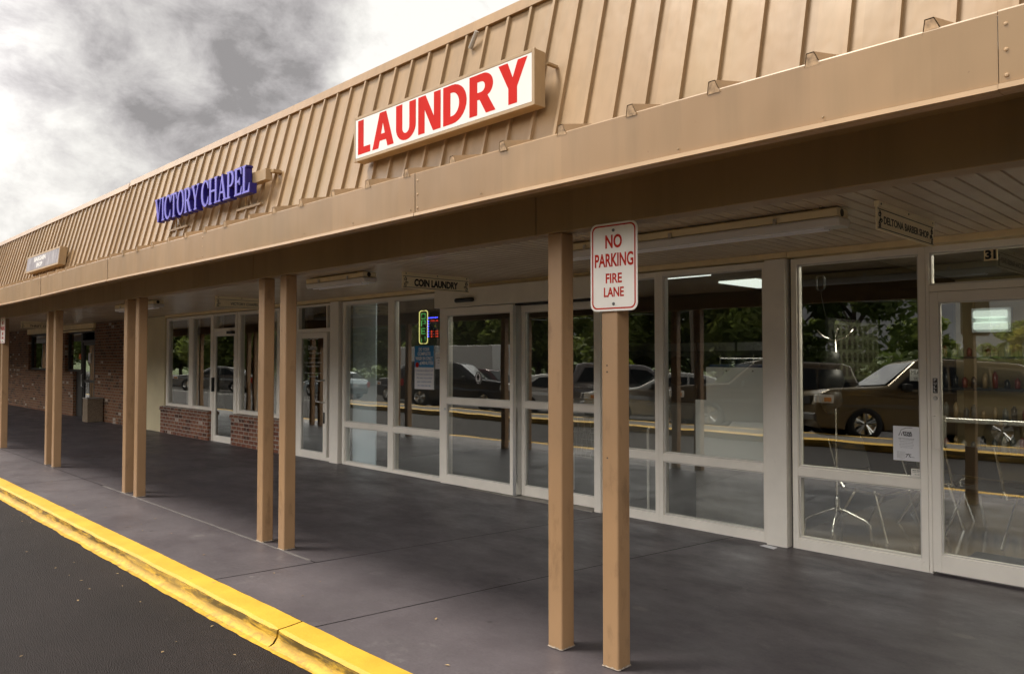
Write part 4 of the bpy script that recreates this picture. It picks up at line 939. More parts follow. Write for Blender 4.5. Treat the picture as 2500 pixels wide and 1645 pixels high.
# ------------------------------------------------------------------ inside the barber shop
cs = thing('coat_stand', 'chrome coat stand with sprawling feet behind the barber window', 'coat stand', (-3.03, 7.30, -.028))
cx_, cy_ = -3.03, 7.30
part('pole', MB().tube([(cx_, cy_, .26), (cx_, cy_, 1.9)], [.014, .012], 10), M['chrome'], cs, smooth=True)
part('collar', MB().lathe([(.014, .22), (.022, .24), (.024, .33), (.016, .36)], (cx_, cy_, 0), 14), M['chrome'], cs, smooth=True)
for a in (15, 105, 195, 285):
    dx, dy = math.cos(R(a)), math.sin(R(a)); part('leg', MB().tube([(cx_, cy_, .25), (cx_ + dx * .06, cy_ + dy * .06, .235), (cx_ + dx * .25, cy_ + dy * .25, .15), (cx_ + dx * .285, cy_ + dy * .285, .12), (cx_ + dx * .295, cy_ + dy * .295, -.026)], .011, 8), M['chrome'], cs, smooth=True)
for a in (30, 120, 210, 300):
    dx, dy = math.cos(R(a)), math.sin(R(a)); part('hook', MB().tube([(cx_, cy_, 1.82), (cx_ + dx * .1, cy_ + dy * .1, 1.86), (cx_ + dx * .16, cy_ + dy * .16, 1.93)], .008, 6), M['chrome'], cs, smooth=True)
hg = MB()
for r_, z_, w_ in ((.10, 1.62, .16), (.13, 1.44, .17), (.11, 1.26, .13)):
    hg.lathe([(.02, z_ + .14), (r_ * .8, z_ + .1), (r_, z_), (r_ * .7, z_ - w_ * .6), (.03, z_ - w_)], (cx_ - .06, cy_ + .03, 0), 12)
tag(part('barber_cape', hg, M['black'], None, smooth=True), 'black cape hanging from the chrome coat stand', 'cape')
def chair(loc, rz, label):
    t = thing('chair', label, 'chair', loc, rz, 'chrome legged waiting chairs')
    part('seat', MB().box(-.23, .23, -.22, .22, .43, .475), M['black'], t, bev=.015, local=True)
    part('backrest', MB().add([(-.23, .21, .60), (.23, .21, .60), (.23, .30, .88), (-.23, .30, .88), (-.23, .24, .60), (.23, .24, .60), (.23, .33, .88), (-.23, .33, .88)], [(0, 1, 2, 3), (7, 6, 5, 4), (0, 4, 5, 1), (1, 5, 6, 2), (2, 6, 7, 3), (3, 7, 4, 0)]), M['black'], t, local=True)
    for s in (-1, 1):
        part('leg', MB().tube([(s * .25, -.17, .45), (s * .27, -.31, 0)], .0135, 6), M['chrome'], t, local=True)
        part('leg', MB().tube([(s * .25, .02, .45), (s * .27, .29, 0)], .0135, 6), M['chrome'], t, local=True)
        part('back_tube', MB().tube([(s * .245, .16, .44), (s * .245, .21, .50), (s * .245, .33, .90)], .0115, 8), M['chrome'], t, local=True)
        part('seat_rail', MB().tube([(s * .25, -.23, .43), (s * .25, .18, .43)], .0125, 6), M['chrome'], t, local=True)
    part('rail', MB().tube([(-.24, -.2, .42), (.24, -.2, .42)], .011, 8), M['chrome'], t, local=True)
    return t
c1 = chair((-2.85, 7.75, -.028), R(75), 'chrome legged black chair nearest the coat stand in the barber window')
dup(c1, (-2.62, 8.75, -.028), R(95), 'chrome legged black chair farther back in the barber window')
dup(c1, (-1.98, 8.25, -.028), R(160), 'chrome legged black chair behind the glass barber door')
ps = thing('framed_poster', 'black framed poster of small head portraits on the barber shop side wall', 'poster', (-3.39, 8.3, 1.47))
part('frame', MB().box(-3.398, -3.37, 7.95, 9.35, 1.40, 2.08), M['black'], ps)
part('print', MB().box(-3.37, -3.366, 8.10, 9.32, 1.43, 2.05), mat('poster print', (.06, .064, .04), .5), ps)
k = MB()
for r_ in range(4):
    for c_ in range(8): k.lathe([(0, .003), (.042, .003), (.05, 0)], (-3.366, 8.19 + .148 * c_, 1.53 + .145 * r_), 10, 0); k.box(-3.366, -3.363, 8.15 + .148 * c_, 8.23 + .148 * c_, 1.465 + .145 * r_, 1.51 + .145 * r_)
part('portraits', k, mat('portrait print', (.018, .015, .01), .6, var=.6, vs=40), ps)
sh = thing('shelf', 'dark shelf unit of bottles inside the barber shop door', 'shelf', (-2.6, 11.2, 0))
k = MB(); k.box(-3.35, -3.31, 11.0, 11.4, -.02, 1.8); k.box(-2.04, -2.0, 11.0, 11.4, -.02, 1.8)
for z_ in (.05, .45, .85, 1.25, 1.65): k.box(-3.31, -2.04, 11.0, 11.4, z_, z_ + .03)
part('rack', k, M['black'], sh)
rr = random.Random(2); bm_ = [mat('bottle ' + n_, c_, .3) for n_, c_ in (('white', (.4, .38, .32)), ('red', (.16, .035, .025)), ('tan', (.28, .2, .1)), ('grey', (.12, .13, .12)), ('black', (.02, .02, .02)))]
for z_ in (.48, .88, 1.28, 1.68):
    x = -3.26
    while x < -2.1:
        h_ = rr.uniform(.10, .22); o = part('bottle', MB().lathe([(0, 0), (.033, 0), (.033, h_ * .82), (.016, h_ * .88), (.016, h_), (0, h_)], (x, 11.12, z_), 8), rr.choice(bm_), None, smooth=True)
        tag(o, 'small grooming bottle standing on the dark shelf inside the barber shop', 'bottle', 'bottles on the barber shelf'); x += rr.uniform(.075, .13)
wl = thing('wall_light', 'bright double tube light glowing inside the barber shop door', 'light fixture', (-2.6, 11.9, 2.0))
part('tray', MB().box(-3.17, -2.69, 12.30, 12.39, 2.02, 2.36), M['paper'], wl)
for z_ in (2.11, 2.27): part('tube', MB().tube([(-3.13, 12.26, z_), (-2.73, 12.26, z_)], .055, 10), M['tube_lit_b'], wl)
tag(part('door_mat', MB().box(-1.95, -.9, 6.86, 7.6, -.026, -.014), M['mat'], None), 'black mat just inside the barber shop door', 'mat')
hk = thing('hanging_loop', 'black loop with a thin cord hanging high in the barber window', 'hook', (-2.98, 6.80, 2.2))
o = rrect(.07, .12, .02); part('loop', MB().tube([(-2.99 + a, 6.82, 2.27 + b) for a, b in o + o[:1]], .008, 6), M['black'], hk); part('cord', MB().tube([(-2.955, 6.82, 2.27), (-2.95, 6.83, 2.2), (-2.93, 6.83, 2.1), (-2.905, 6.84, 1.98), (-2.89, 6.85, 1.86)], .0025, 5), M['ink'], hk)

# ------------------------------------------------------------------ inside the laundry
wb = thing('white_board', 'stepped white board panel standing behind the laundry window', 'board', (-3.95, 6.86, 0))
k = MB().prism([(-4.25, .66), (-3.44, .66), (-3.44, 1.57), (-4.125, 1.57), (-4.125, 1.24), (-4.25, 1.24)], 1, 6.82, 6.84); part('panel', k, M['board'], wb)
part('grey_base', MB().box(-4.25, -3.44, 6.825, 6.845, -.02, .659), mat('grey board base', (.20, .19, .175), .6), wb)
for xx in (-3.9, -3.62): part('screw', MB().lathe([(0, -.004), (.007, -.003), (.008, 0)], (xx, 6.82, 1.535), 8, 1), M['ink'], wb)
tag(part('blue_counter', MB().box(-4.1, -3.44, 6.845, 7.3, 1.50, 1.595), mat('blue counter top', (.02, .05, .16), .4), None), 'dark blue counter top showing above the white board', 'counter')
rl = thing('rail', 'short pale rail on posts above the white board', 'rail', (-3.8, 6.95, 1.6)); part('bar', MB().tube([(-4.04, 6.95, 1.655), (-3.56, 6.95, 1.655)], .009, 8), M['chrome'], rl)
for xx in (-4.04, -3.68, -3.56): part('stand', MB().tube([(xx, 6.95, 1.595), (xx, 6.95, 1.69)], .008, 8), M['chrome'], rl)
tag(part('white_board', MB().box(-10.46, -9.83, 6.80, 6.82, -.02, 2.5), M['board_blue'], None), 'tall pale blue panel filling the left side of the laundry window', 'board')
tag(part('grey_counter', MB().box(-8.9, -5.2, 10.0, 10.6, -.02, .95), mat('counter grey', (.24, .235, .22), .5), None), 'long grey counter inside behind the sliding doors', 'counter')
for k_ in range(7):
    x = -9.6 + .86 * k_
    if k_ == 0:
        t = thing('dryer', 'dark dryer with a big round black door against the back wall of the laundry', 'dryer', (x, 13.8, -.02), 0, 'row of dryers at the back of the laundry')
        part('cabinet', MB().box(-.42, .42, -.4, .4, 0, 2.0), M['machine'], t, bev=.01, local=True)
        part('round_door', MB().lathe([(.0, -.05), (.26, -.05), (.29, -.04), (.31, 0)], (0, -.40, 1.42), 28, 1), M['black'], t, local=True); part('control_panel', MB().box(-.4, .4, -.415, -.40, 1.82, 1.98), M['alu'], t, local=True); dry = t
    else: dup(dry, (x, 13.8, -.02))
tc_ = thing('wire_trolley', 'wire laundry trolley just inside the sliding doors', 'trolley', (-6.3, 7.6, 0)); k = MB()
for z_ in (.45, .6, .75, .88): k.tube([(-6.55 - (z_ - .45) * .25, 7.3, z_), (-6.0 + (z_ - .45) * .3, 7.3, z_)], .004, 5); k.tube([(-6.55 - (z_ - .45) * .25, 7.8, z_), (-6.0 + (z_ - .45) * .3, 7.8, z_)], .004, 5)
for i in range(8):
    for yy in (7.3, 7.8): k.tube([(-6.55 + .075 * i, yy, .45), (-6.66 + .11 * i, yy, .88)], .003, 5)
part('basket', k, M['alu'], tc_)
for xx in (-6.5, -6.05): part('leg', MB().tube([(xx, 7.55, -.02), (xx, 7.55, .45)], .012, 6), M['alu'], tc_)
tag(part('tall_pole', MB().tube([(-4.96, 7.0, -.02), (-4.96, 7.0, .88), (-4.94, 7.0, .9)], .014, 8), M['plate_white'], None), 'pale upright pipe inside the narrow laundry window by the post', 'pipe')
tag(part('navy_drape', MB().lathe([(.30, .0), (.27, .6), (.24, 1.05), (.28, 1.2), (.2, 1.42), (.06, 1.5), (0, 1.5)], (-14.4, 7.5, -.02), 20), M['navy'], None, smooth=True), 'dark navy draped shape standing inside the glass chapel door', 'drape')

# small litter
lt = MB().add([(-3.40, 6.50, -.026), (-3.25, 6.47, -.028), (-3.24, 6.53, -.022), (-3.38, 6.56, -.024), (-3.32, 6.515, -.012)], [(0, 1, 4), (1, 2, 4), (2, 3, 4), (3, 0, 4)])
tag(part('paper_scrap', lt, M['paper'], None), 'scrap of white paper on the walk at the foot of the white pilaster', 'litter')
lf = MB(); rr = random.Random(21)
for i in range(70):
    if rr.random() < .45: x, y, z = rr.uniform(-12, -2), rr.uniform(2.6, 3.3), .003
    else: x, y, z = rr.uniform(-12, -2.5), rr.uniform(.9, 2.24), GZ + .006
    a, s_ = rr.uniform(0, 6.28), rr.uniform(.006, .02); u = (math.cos(a) * s_, math.sin(a) * s_)
    lf.add([(x - u[0], y - u[1], z), (x - u[1] * .45, y + u[0] * .45, z + .003), (x + u[0], y + u[1], z + .001), (x + u[1] * .45, y - u[0] * .45, z + .003)], [(0, 1, 2, 3)])
o = part('leaf_litter', lf, mat('dry leaves', (.34, .24, .12), .9, var=.5, vs=5), None); o['kind'] = 'stuff'; tag(o, 'tiny dry leaf scraps scattered on the walk and asphalt', 'litter')

# ------------------------------------------------------------------ parking lot behind the camera, seen mirrored in the glass
isl = MB(); isl.box(-26, 3, -2.95, -2.05, GZ + .004, .03); struct('pavement', isl, mat('island infill', (.11, .10, .09), .85, var=.2, bs=.3), bev=.01)
ik = MB(); ik.box(-26.02, 3.02, -2.05, -1.72, GZ + .003, .035); ik.box(-26.02, 3.02, -3.10, -2.95, GZ + .003, .035); struct('island_kerb', ik, M['kerb'], bev=.015)
pk = MB()
for k_ in range(14):
    x = 2 - 3.75 * k_; pk.add([(x + 4.9 * u + e, -3.35 - 4.85 * u, lot_z(-3.35 - 4.85 * u) + .005) for u in (0, 2.65 / 4.85, 1) for e in (0, .1)], [(0, 1, 3, 2), (2, 3, 5, 4)])
pk.add([(-50, -3.18, GZ + .005), (4, -3.18, GZ + .005), (4, -3.12, GZ + .005), (-50, -3.12, GZ + .005)], [(0, 1, 2, 3)])
struct('road_markings', pk, M['white_paint'])

def paint(name, c, r=.22, metal=.3): return mat(name, c, r, metal, var=.03, spec=.7)
def arch(cx, r, n=10): return [(cx + r * math.cos(R(180 - 180 * i / n)), .28 + r * math.sin(R(180 * i / n))) for i in range(n + 1)]
PROF = {  # side profile (nose toward -x), belt height, side windows
 'suv': dict(L=4.8, W=1.86, wb=(-1.42, 1.45), r=.37, belt=1.08, H=1.80, body=lambda a: [(-2.36, .42), (-2.36, .74), (-2.28, .96), (-2.15, 1.03), (-1.1, 1.14), (-.92, 1.18), (-.28, 1.72), (-.1, 1.78), (1.9, 1.78), (2.1, 1.72), (2.32, 1.12), (2.38, .95), (2.38, .40)],
   win=[[(-.78, 1.2), (-.22, 1.66), (.35, 1.68), (.35, 1.17)], [(.42, 1.17), (.42, 1.68), (1.22, 1.68), (1.22, 1.15)], [(1.30, 1.15), (1.30, 1.68), (1.88, 1.66), (2.12, 1.16)]], ws=[(-.95, 1.20), (-.30, 1.70)], rw=[(2.12, 1.70), (2.31, 1.16)]),
 'sedan': dict(L=4.7, W=1.78, wb=(-1.4, 1.38), r=.33, belt=.92, H=1.44, body=lambda a: [(-2.33, .36), (-2.33, .62), (-2.2, .78), (-1.0, .93), (-.85, .96), (-.1, 1.38), (.2, 1.43), (.9, 1.41), (1.25, 1.33), (1.85, 1.03), (2.3, .98), (2.36, .8), (2.36, .36)],
   win=[[(-.62, .97), (-.02, 1.33), (.42, 1.36), (.42, .96)], [(.48, .96), (.48, 1.36), (.95, 1.33), (1.42, 1.0)]], ws=[(-.84, .98), (-.12, 1.37)], rw=[(1.25, 1.33), (1.82, 1.05)]),
 'pickup': dict(L=5.6, W=1.95, wb=(-1.75, 1.75), r=.39, belt=1.08, H=1.85, body=lambda a: [(-2.72, .45), (-2.72, .80), (-2.66, 1.02), (-2.5, 1.08), (-1.35, 1.16), (-1.2, 1.2), (-.62, 1.76), (-.4, 1.82), (.85, 1.82), (1.0, 1.76), (1.12, 1.2), (2.75, 1.17), (2.78, 1.1), (2.78, .45)],
   win=[[(-1.02, 1.22), (-.52, 1.70), (.12, 1.73), (.12, 1.2)], [(.19, 1.2), (.19, 1.73), (.82, 1.71), (.9, 1.2)]], ws=[(-1.2, 1.22), (-.64, 1.74)], rw=[(.96, 1.72), (1.1, 1.24)]),
}
def car(kind, pm, label, loc, rz, group='cars parked in the angled bays'):
    P = PROF[kind]; t = thing({'suv': 'parked_suv', 'sedan': 'parked_sedan', 'pickup': 'parked_pickup'}[kind], label, 'car', (loc[0], loc[1], lot_z(loc[1]) + .006), rz, group)
    if -14 < loc[1]: t.rotation_euler = (Matrix.Rotation(math.atan((lot_z(loc[1] + .5) - lot_z(loc[1] - .5))), 3, 'X') @ Matrix.Rotation(rz, 3, 'Z')).to_euler()
    pts = P['body'](0); f, b = P['wb']; r = P['r'] + .07
    low = [(pts[-1][0] - .05, .30)] + list(reversed(arch(b, r))) + list(reversed(arch(f, r))) + [(pts[0][0] + .05, .30)]
    sp = pts + low; hw = P['W'] / 2; belt, H = P['belt'], P['H']
    def tap(z): return 1 - .2 * max(0, (z - belt) / (H - belt)) - .05 * max(0, (.7 - z) / .7)
    def tapx(x): u = abs(x) / (P['L'] / 2); return 1 - .10 * max(0, (u - .72) / .28) ** 2
    v, fc = curve_mesh([sp], ext=hw - .05, bev=.05)
    part('body', MB().add([(x, y * tap(z) * tapx(x), z) for x, z, y in v], fc), pm, t, smooth=False, local=True)
    wn = MB()
    for w in P['win']:
        for s in (-1, 1): wn.add([(x, s * (hw * tap(z) * tapx(x) + .004), z) for x, z in w], [tuple(range(len(w)))])
    part('side_windows', wn, M['car_glass'], t, local=True)
    for nm, (p, q) in (('windscreen', P['ws']), ('rear_window', P['rw'])):
        n = Vector((p[1] - q[1], 0, q[0] - p[0])); n = n.normalized() * (.066 if n.z > 0 else -.066)
        a, c = hw * tap(p[1]) - .09, hw * tap(q[1]) - .07
        part(nm, MB().add([(p[0] + n.x, -a, p[1] + n.z), (p[0] + n.x, a, p[1] + n.z), (q[0] + n.x, c, q[1] + n.z), (q[0] + n.x, -c, q[1] + n.z)], [(0, 1, 2, 3)]), M['windscreen'], t, local=True)
    xf = pts[0][0]; xb = pts[-1][0]; hz = belt - .24
    for s in (-1, 1):
        y = s * (hw - .20)
        part('headlight', MB().box(xf - .075, xf + .30, min(y, s * (hw - .045)), max(y, s * (hw - .045)), hz - .06, hz + .12), M['lamp_glass'], t, local=True, bev=.02)
        part('indicator', MB().box(xf + .10, xf + .24, min(s * (hw - .07), s * (hw - .035)), max(s * (hw - .07), s * (hw - .035)), hz - .03, hz + .06), M['amber'], t, local=True)
        part('tail_light', MB().box(xb - .18, xb + .065, min(y, s * (hw - .03)), max(y, s * (hw - .03)), hz - .05, hz + .24), M['tail'], t, local=True, bev=.02)
        part('mirror', MB().box(P['ws'][0][0] + .28, P['ws'][0][0] + .44, min(s * (hw - .02), s * (hw + .2)), max(s * (hw - .02), s * (hw + .2)), belt + .04, belt + .2), M['black'], t, local=True, bev=.03)
        for xw in (f, b):
            rw = P['r']; yy = s * (hw - .02)
            w = part('wheel', MB().lathe([(rw * .62, -.0), (rw * .66, s * .01), (rw * .93, s * .015), (rw, -s * .03), (rw, -s * .2), (rw * .9, -s * .23), (0, -s * .23)], (xw, yy, rw + GZ * 0), 28, 1), M['rubber'], t, smooth=True, local=True)
            rm = MB(); rm.lathe([(rw * .66, -s * .0), (rw * .58, -s * .03), (rw * .58, -s * .12), (0, -s * .12)], (xw, yy, rw), 28, 1)
            for k_ in range(5):
                a = 2 * math.pi * k_ / 5 + .3
                for d_ in (-.13, .13): rm.tube([(xw + rw * .08 * math.cos(a), yy - s * .02, rw + rw * .08 * math.sin(a)), (xw + rw * .62 * math.cos(a + d_), yy - s * .015, rw + rw * .62 * math.sin(a + d_))], .026, 6)
            part('rim', rm, M['chrome'], w, local=True)
    part('grille', MB().box(xf - .075, xf + .02, -hw * .5, hw * .5, hz - .08, hz + .1), M['black'], t, local=True)
    part('bumper', MB().box(xf - .10, xf + .12, -hw * .86, hw * .86, .38, .56), M['machine'], t, local=True, bev=.04)
    part('bumper', MB().box(xb - .12, xb + .10, -hw * .86, hw * .86, .38, .58), M['machine'], t, local=True, bev=.04)
    part('licence_plate', MB().box(xb + .055, xb + .066, -.16, .16, .62, .78), M['paper'], t, local=True)
    if kind == 'suv':
        rk_ = MB()
        for s in (-1, 1): rk_.tube([(-.05, s * .6, 1.79), (.05, s * .6, 1.84), (1.7, s * .6, 1.84), (1.85, s * .6, 1.79)], .02, 6)
        part('roof_rack', rk_, M['black'], t, local=True)
    return t
G0 = GZ + .006
# heading: local -x is the nose
A = R(-43)
car('suv', paint('gold paint', (.16, .125, .075)), 'bronze coloured suv mirrored in the barber shop window', (-6.0, -5.15, G0), A)
car('suv', paint('brown paint', (.10, .078, .055)), 'dark brown suv mirrored at the left edge of the barber window', (-9.85, -5.3, G0), A)
car('sedan', paint('silver paint', (.55, .55, .54), .25, .5), 'silver sedan mirrored in the white laundry board', (-12.6, -5.2, G0), A)
car('suv', paint('grey paint', (.22, .21, .22)), 'grey suv mirrored, tail on, in the narrow laundry window', (-15.8, -8.2, G0), A + math.pi)
car('sedan', paint('white paint', (.78, .78, .76), .25, 0), 'white sedan mirrored in the right sliding door', (-20.3, -9.6, G0), A + math.pi + R(12))
car('suv', paint('charcoal paint', (.035, .035, .045)), 'charcoal hatchback suv mirrored tail on in the left sliding door', (-23.9, -7.3, G0), R(152))
car('pickup', paint('dark slate paint', (.10, .10, .10)), 'dark grey pickup with chrome wheels mirrored under the wash poster', (-30.5, -10.4, G0), R(2))
car('suv', paint('maroon paint', (.06, .02, .025)), 'maroon suv mirrored behind the charcoal one', (-28.5, -13.5, G0), R(170))
car('sedan', paint('pale blue paint', (.4, .47, .5), .25, .3), 'pale silver sedan mirrored low in the glass chapel door', (-38.5, -10.4, G0), R(4))
car('sedan', paint('mid grey paint', (.22, .22, .22)), 'mid grey sedan mirrored in the leftmost chapel window', (-44.0, -6.0, G0), A)
bx = thing('box_trailer', 'long white box trailer mirrored above the charcoal suv', 'trailer', (-36, -17.5, -.78))
part('box', MB().box(-40.5, -31.5, -18.8, -16.4, .15, 2.4), M['sign_white'], bx, bev=.03); part('chassis', MB().box(-40.3, -31.7, -18.5, -16.7, -.2, .15), M['machine'], bx)
for xx in (-39.2, -38.2, -33): part('wheel', MB().lathe([(0, -.0), (.3, 0), (.48, .02), (.5, -.05), (.5, -.25)], (xx, -16.42, -.28), 20, 1), M['rubber'], bx)

# trees: tapered trunk with limbs, crown of many small leaf faces
def tree_proto(seed, h, crown, m, label, nleaf=5200, leaf=.36, low=.25):
    rr = random.Random(seed); t = thing('broadleaf_tree', label, 'tree', (0, 0, 0), 0, 'trees beyond the parking lot, seen mirrored')
    tk = MB(); tk.tube([(0, 0, 0), (.1, .05, h * .25), (-.05, .1, h * .5), (.05, 0, h * .8)], [.24, .19, .14, .05], 8); cl = []
    for i in range(26):
        a = rr.uniform(0, 6.28); z = h * rr.uniform(low, .97); rad = crown * math.sin(math.pi * min(1, max(.08, (z / h - low * .7) / (1.04 - low * .7)))) ** .7 * rr.uniform(.35, 1)
        e = (math.cos(a) * rad, math.sin(a) * rad, z); cl.append((e, rr.uniform(.6, 1.25) * crown * .36))
        if i < 14: tk.tube([(0, 0, z * .62), (e[0] * .5, e[1] * .5, z * .84), e], [.08, .05, .015], 5)
    part('trunk', tk, M['bark'], t, local=True)
    lv = MB()
    for i in range(nleaf):
        (cx, cy, cz), r = rr.choice(cl); d = Vector((rr.gauss(0, 1), rr.gauss(0, 1), rr.gauss(0, 1))).normalized() * r * rr.uniform(.45, 1.08) ** .6; d.z *= .72
        c = Vector((cx, cy, cz)) + d; u = Vector((rr.gauss(0, 1), rr.gauss(0, 1), rr.gauss(0, .6))).normalized(); w = u.cross(Vector((rr.gauss(0, 1), rr.gauss(0, 1), rr.gauss(0, 1)))).normalized()
        s_ = leaf * rr.uniform(.5, 1.1); lv.add([c - u * s_, c - w * s_ * .5, c + u * s_, c + w * s_ * .5], [(0, 1, 2, 3)])
    o = put('crown', lv.mesh('crown', m), t, fix=False); return t
tp = [tree_proto(1, 11, 4.2, M['leaf_dark'], 'tall dark green tree in the wood mirrored in the laundry doors'), tree_proto(2, 8, 3.4, M['leaf_mid'], 'mid green rounded tree mirrored in the shop glass'), tree_proto(3, 6, 2.6, M['leaf_gold'], 'yellowing small tree mirrored in the barber door')]
lab = ['tall dark green tree in the wood mirrored in the laundry doors', 'mid green rounded tree mirrored in the shop glass', 'yellowing small tree mirrored in the barber door']
spots = []; rr = random.Random(31)
for i in range(16): spots.append((0, -100 + 5.4 * i + rr.uniform(-1.5, 1.5), -34 + rr.uniform(-5, 4), rr.uniform(.85, 1.2)))
for i in range(10): spots.append((1, -92 + 7.5 * i + rr.uniform(-2, 2), -29 + rr.uniform(-3, 2), rr.uniform(.8, 1.15)))
for x, y, s_ in ((-14, -52, .62), (-8.5, -55, .66), (-3, -50, .6), (-27, -42, 1.0), (2, -48, .66), (9, -52, .8), (-19, -48, .68)): spots.append((1, x, y, s_))
for x, y, s_ in ((-6, -38, .78), (-1.5, -40, .86), (4, -41, .9), (-11, -44, .75)): spots.append((2, x, y, s_))
for i in range(9): spots.append((0, -60 - 9 * i + rr.uniform(-2, 2), -20 + rr.uniform(-5, 3), rr.uniform(.8, 1.1))); spots.append((1, -58 - 9 * i + rr.uniform(-3, 3), -14 + rr.uniform(-3, 3), rr.uniform(.8, 1.1)))
used = set()
for k_, x, y, s_ in spots:
    if k_ not in used: used.add(k_); o = tp[k_]; o.location = (x, y, -.78); o.rotation_euler.z = rr.uniform(0, 6.28); o.scale = (s_,) * 3
    else: dup(tp[k_], (x, y, -.78), rr.uniform(0, 6.28), None, s_)
hd = MB(); rr = random.Random(77)
for i in range(14000):
    x = rr.uniform(-130, 40); y = -41 + rr.uniform(-3, 3); z = rr.uniform(-.8, 5.0 if x < -26 else 2.0) ; u = Vector((rr.gauss(0, 1), rr.gauss(0, 1), rr.gauss(0, .6))).normalized(); w = u.cross(Vector((rr.gauss(0, 1), rr.gauss(0, 1), rr.gauss(0, 1)))).normalized(); s_ = rr.uniform(.25, .6); c = Vector((x, y, z))
    hd.add([c - u * s_, c - w * s_ * .5, c + u * s_, c + w * s_ * .5], [(0, 1, 2, 3)])
o = put('underwood', hd.mesh('underwood', M['leaf_dark']), None, fix=False); o['kind'] = 'stuff'; tag(o, 'mass of dark green undergrowth below the mirrored trees', 'undergrowth')
# utility poles and cables
def pole(x, y, h, label):
    t = thing('utility_pole', label, 'utility pole', (x, y, -.78), 0, 'utility poles beyond the parking lot')
    part('shaft', MB().tube([(0, 0, 0), (.06, 0, h * .5), (0, 0, h)], [.15, .13, .10], 10), M['wood_pole'], t, local=True)
    part('crossarm', MB().box(-1.1, 1.1, -.06, .06, h - .9, h - .78), M['wood_pole'], t, local=True)
    for s in (-1, 1): part('transformer', MB().lathe([(0, 0), (.22, 0), (.24, .05), (.24, .6), (.2, .68), (0, .68)], (s * .35, .1, h - 1.7), 14), M['sign_white'], t, local=True, smooth=True)
    return t
p1 = pole(-23.5, -24, 7.6, 'utility pole with two white transformers mirrored in the laundry window')
dup(p1, (-46, -24, -.78), 0, 'utility pole mirrored farther left in the laundry window')
dup(p1, (4, -24, -.78), 0, 'utility pole mirrored at the right by the barber door')
for i, (z_, y_) in enumerate(((6.0, -24.0), (5.6, -24.3), (4.5, -24.0))):
    pts = [(-90 + 4 * q, y_, z_ - .35 * math.sin(math.pi * ((q * 4) % 24) / 24)) for q in range(30)]
    tag(part('power_cable', MB().tube(pts, .02, 5), M['black'], None), ['highest cable strung between the mirrored utility poles', 'middle cable strung between the mirrored utility poles', 'lowest cable strung between the mirrored utility poles'][i], 'cable')
cw = thing('crossing_sign', 'lime diamond pedestrian sign mirrored in the laundry window', 'sign', (-25.5, -21, -.78))
part('stem', MB().tube([(0, 0, 0), (0, 0, 2.3)], .03, 6), M['alu'], cw, local=True)
part('diamond', MB().prism([(0, 1.55), (.45, 2.0), (0, 2.45), (-.45, 2.0)], 1, .03, .04), M['lime'], cw, local=True)
k = MB(); k.tube([(0, .045, 2.25), (0, .045, 2.2)], .05, 8); k.tube([(0, .045, 2.18), (0, .045, 1.97)], .035, 6); k.tube([(0, .045, 1.97), (.1, .045, 1.78)], .02, 6); k.tube([(0, .045, 1.97), (-.1, .045, 1.78)], .02, 6); part('walking_figure', k, M['ink'], cw, local=True)
lp = thing('lamp_post', 'plain light pole on the traffic island mirrored in the laundry window', 'pole', (-22.2, -2.6, 0)); part('shaft', MB().tube([(0, 0, 0), (0, 0, 6)], [.08, .06], 10), M['wood_pole'], lp, local=True); part('arm', MB().tube([(0, 0, 5.9), (0, -1.2, 6.1)], .04, 6), M['wood_pole'], lp, local=True); part('lamp_head', MB().box(-.15, .15, -1.7, -1.1, 6.02, 6.16), M['machine'], lp, local=True)

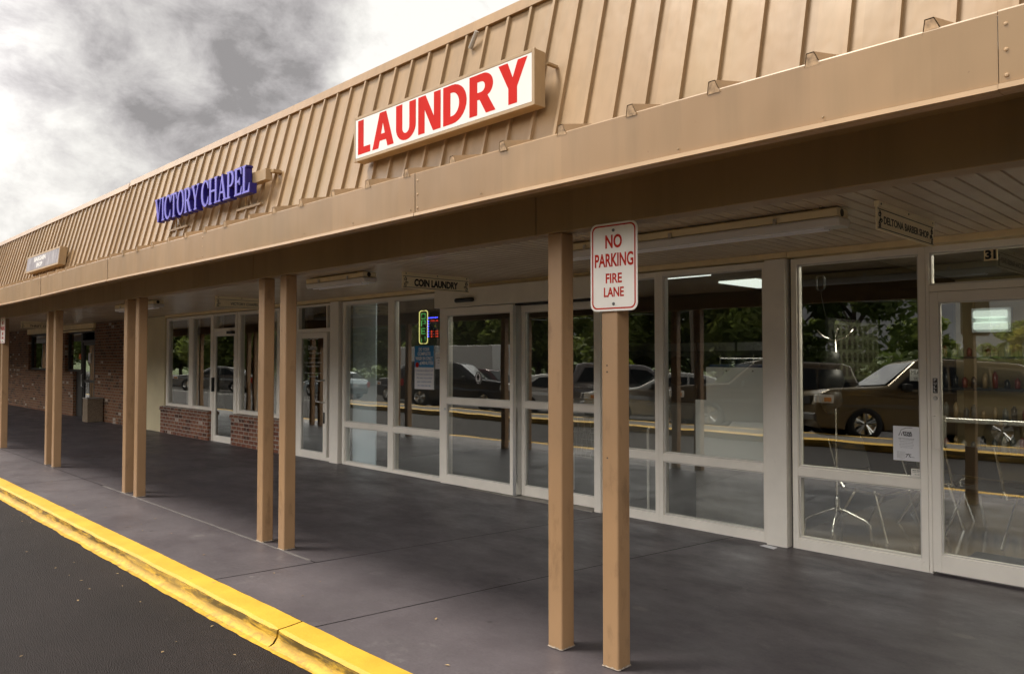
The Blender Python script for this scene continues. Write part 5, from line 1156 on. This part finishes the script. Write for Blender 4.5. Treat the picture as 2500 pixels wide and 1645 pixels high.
# a woman in a cap and white top standing by the grey suv, seen small in the narrow laundry window
pe = thing('person', 'person in a cap and white sleeveless top standing by the grey suv, mirrored', 'person', (-13.9, -7.2, lot_z(-7.2)), R(200))
def skinned(name, pts, edges, rad, m, parent, root=0):
    me = bpy.data.meshes.new(name); me.from_pydata(pts, edges, []); me.materials.append(m)
    o = bpy.data.objects.new(name, me); col.objects.link(o); o.parent = parent
    o.modifiers.new('skin', 'SKIN'); sv = me.skin_vertices[0].data
    for i, r_ in enumerate(rad): sv[i].radius = (r_, r_); sv[i].use_root = i == root
    o.modifiers.new('smooth', 'SUBSURF').levels = 1; o.modifiers[-1].render_levels = 1; return o
P_ = [(0, 0, .95), (0, 0, 1.15), (0, .01, 1.36), (0, 0, 1.45), (0, -.01, 1.52), (0, -.02, 1.62)]; E_ = [(0, 1), (1, 2), (2, 3), (3, 4), (4, 5)]; R_ = [.13, .115, .125, .05, .085, .075]
for sx in (-1, 1):
    b = len(P_); P_ += [(sx * .09, 0, .88), (sx * .10, -.02, .50), (sx * .10, .02, .10), (sx * .11, -.11, .04)]; R_ += [.085, .058, .04, .035]; E_ += [(0, b), (b, b + 1), (b + 1, b + 2), (b + 2, b + 3)]
    b = len(P_); P_ += [(sx * .17, .01, 1.36), (sx * .22, .02, 1.12), (sx * .20, -.10, .92), (sx * .19, -.14, .85)]; R_ += [.05, .038, .03, .028]; E_ += [(2, b), (b, b + 1), (b + 1, b + 2), (b + 2, b + 3)]
bo = skinned('body', P_, E_, R_, M['skin'], pe)
part('top', MB().lathe([(.142, .93), (.135, 1.05), (.132, 1.15), (.145, 1.28), (.135, 1.38), (.07, 1.43)], (0, 0, 0), 16), M['sign_white'], pe, smooth=True, local=True)
sh_ = MB()
for sx in (-1, 1): part('shorts', MB().tube([(sx * .07, 0, .97), (sx * .095, 0, .86), (sx * .105, -.01, .62)], [.115, .105, .085], 12), M['navy'], pe, smooth=True, local=True)
part('cap', MB().lathe([(.098, 1.60), (.095, 1.66), (.06, 1.71), (0, 1.72)], (0, -.015, 0), 14).box(-.07, .07, -.21, -.08, 1.598, 1.612), mat('brown cap', (.2, .09, .04), .8), pe, smooth=True, local=True)
part('hair', MB().lathe([(.0, 1.40), (.05, 1.42), (.088, 1.50), (.092, 1.60), (0, 1.62)], (0, .025, 0), 12), mat('brown hair', (.08, .035, .015), .6), pe, smooth=True, local=True)
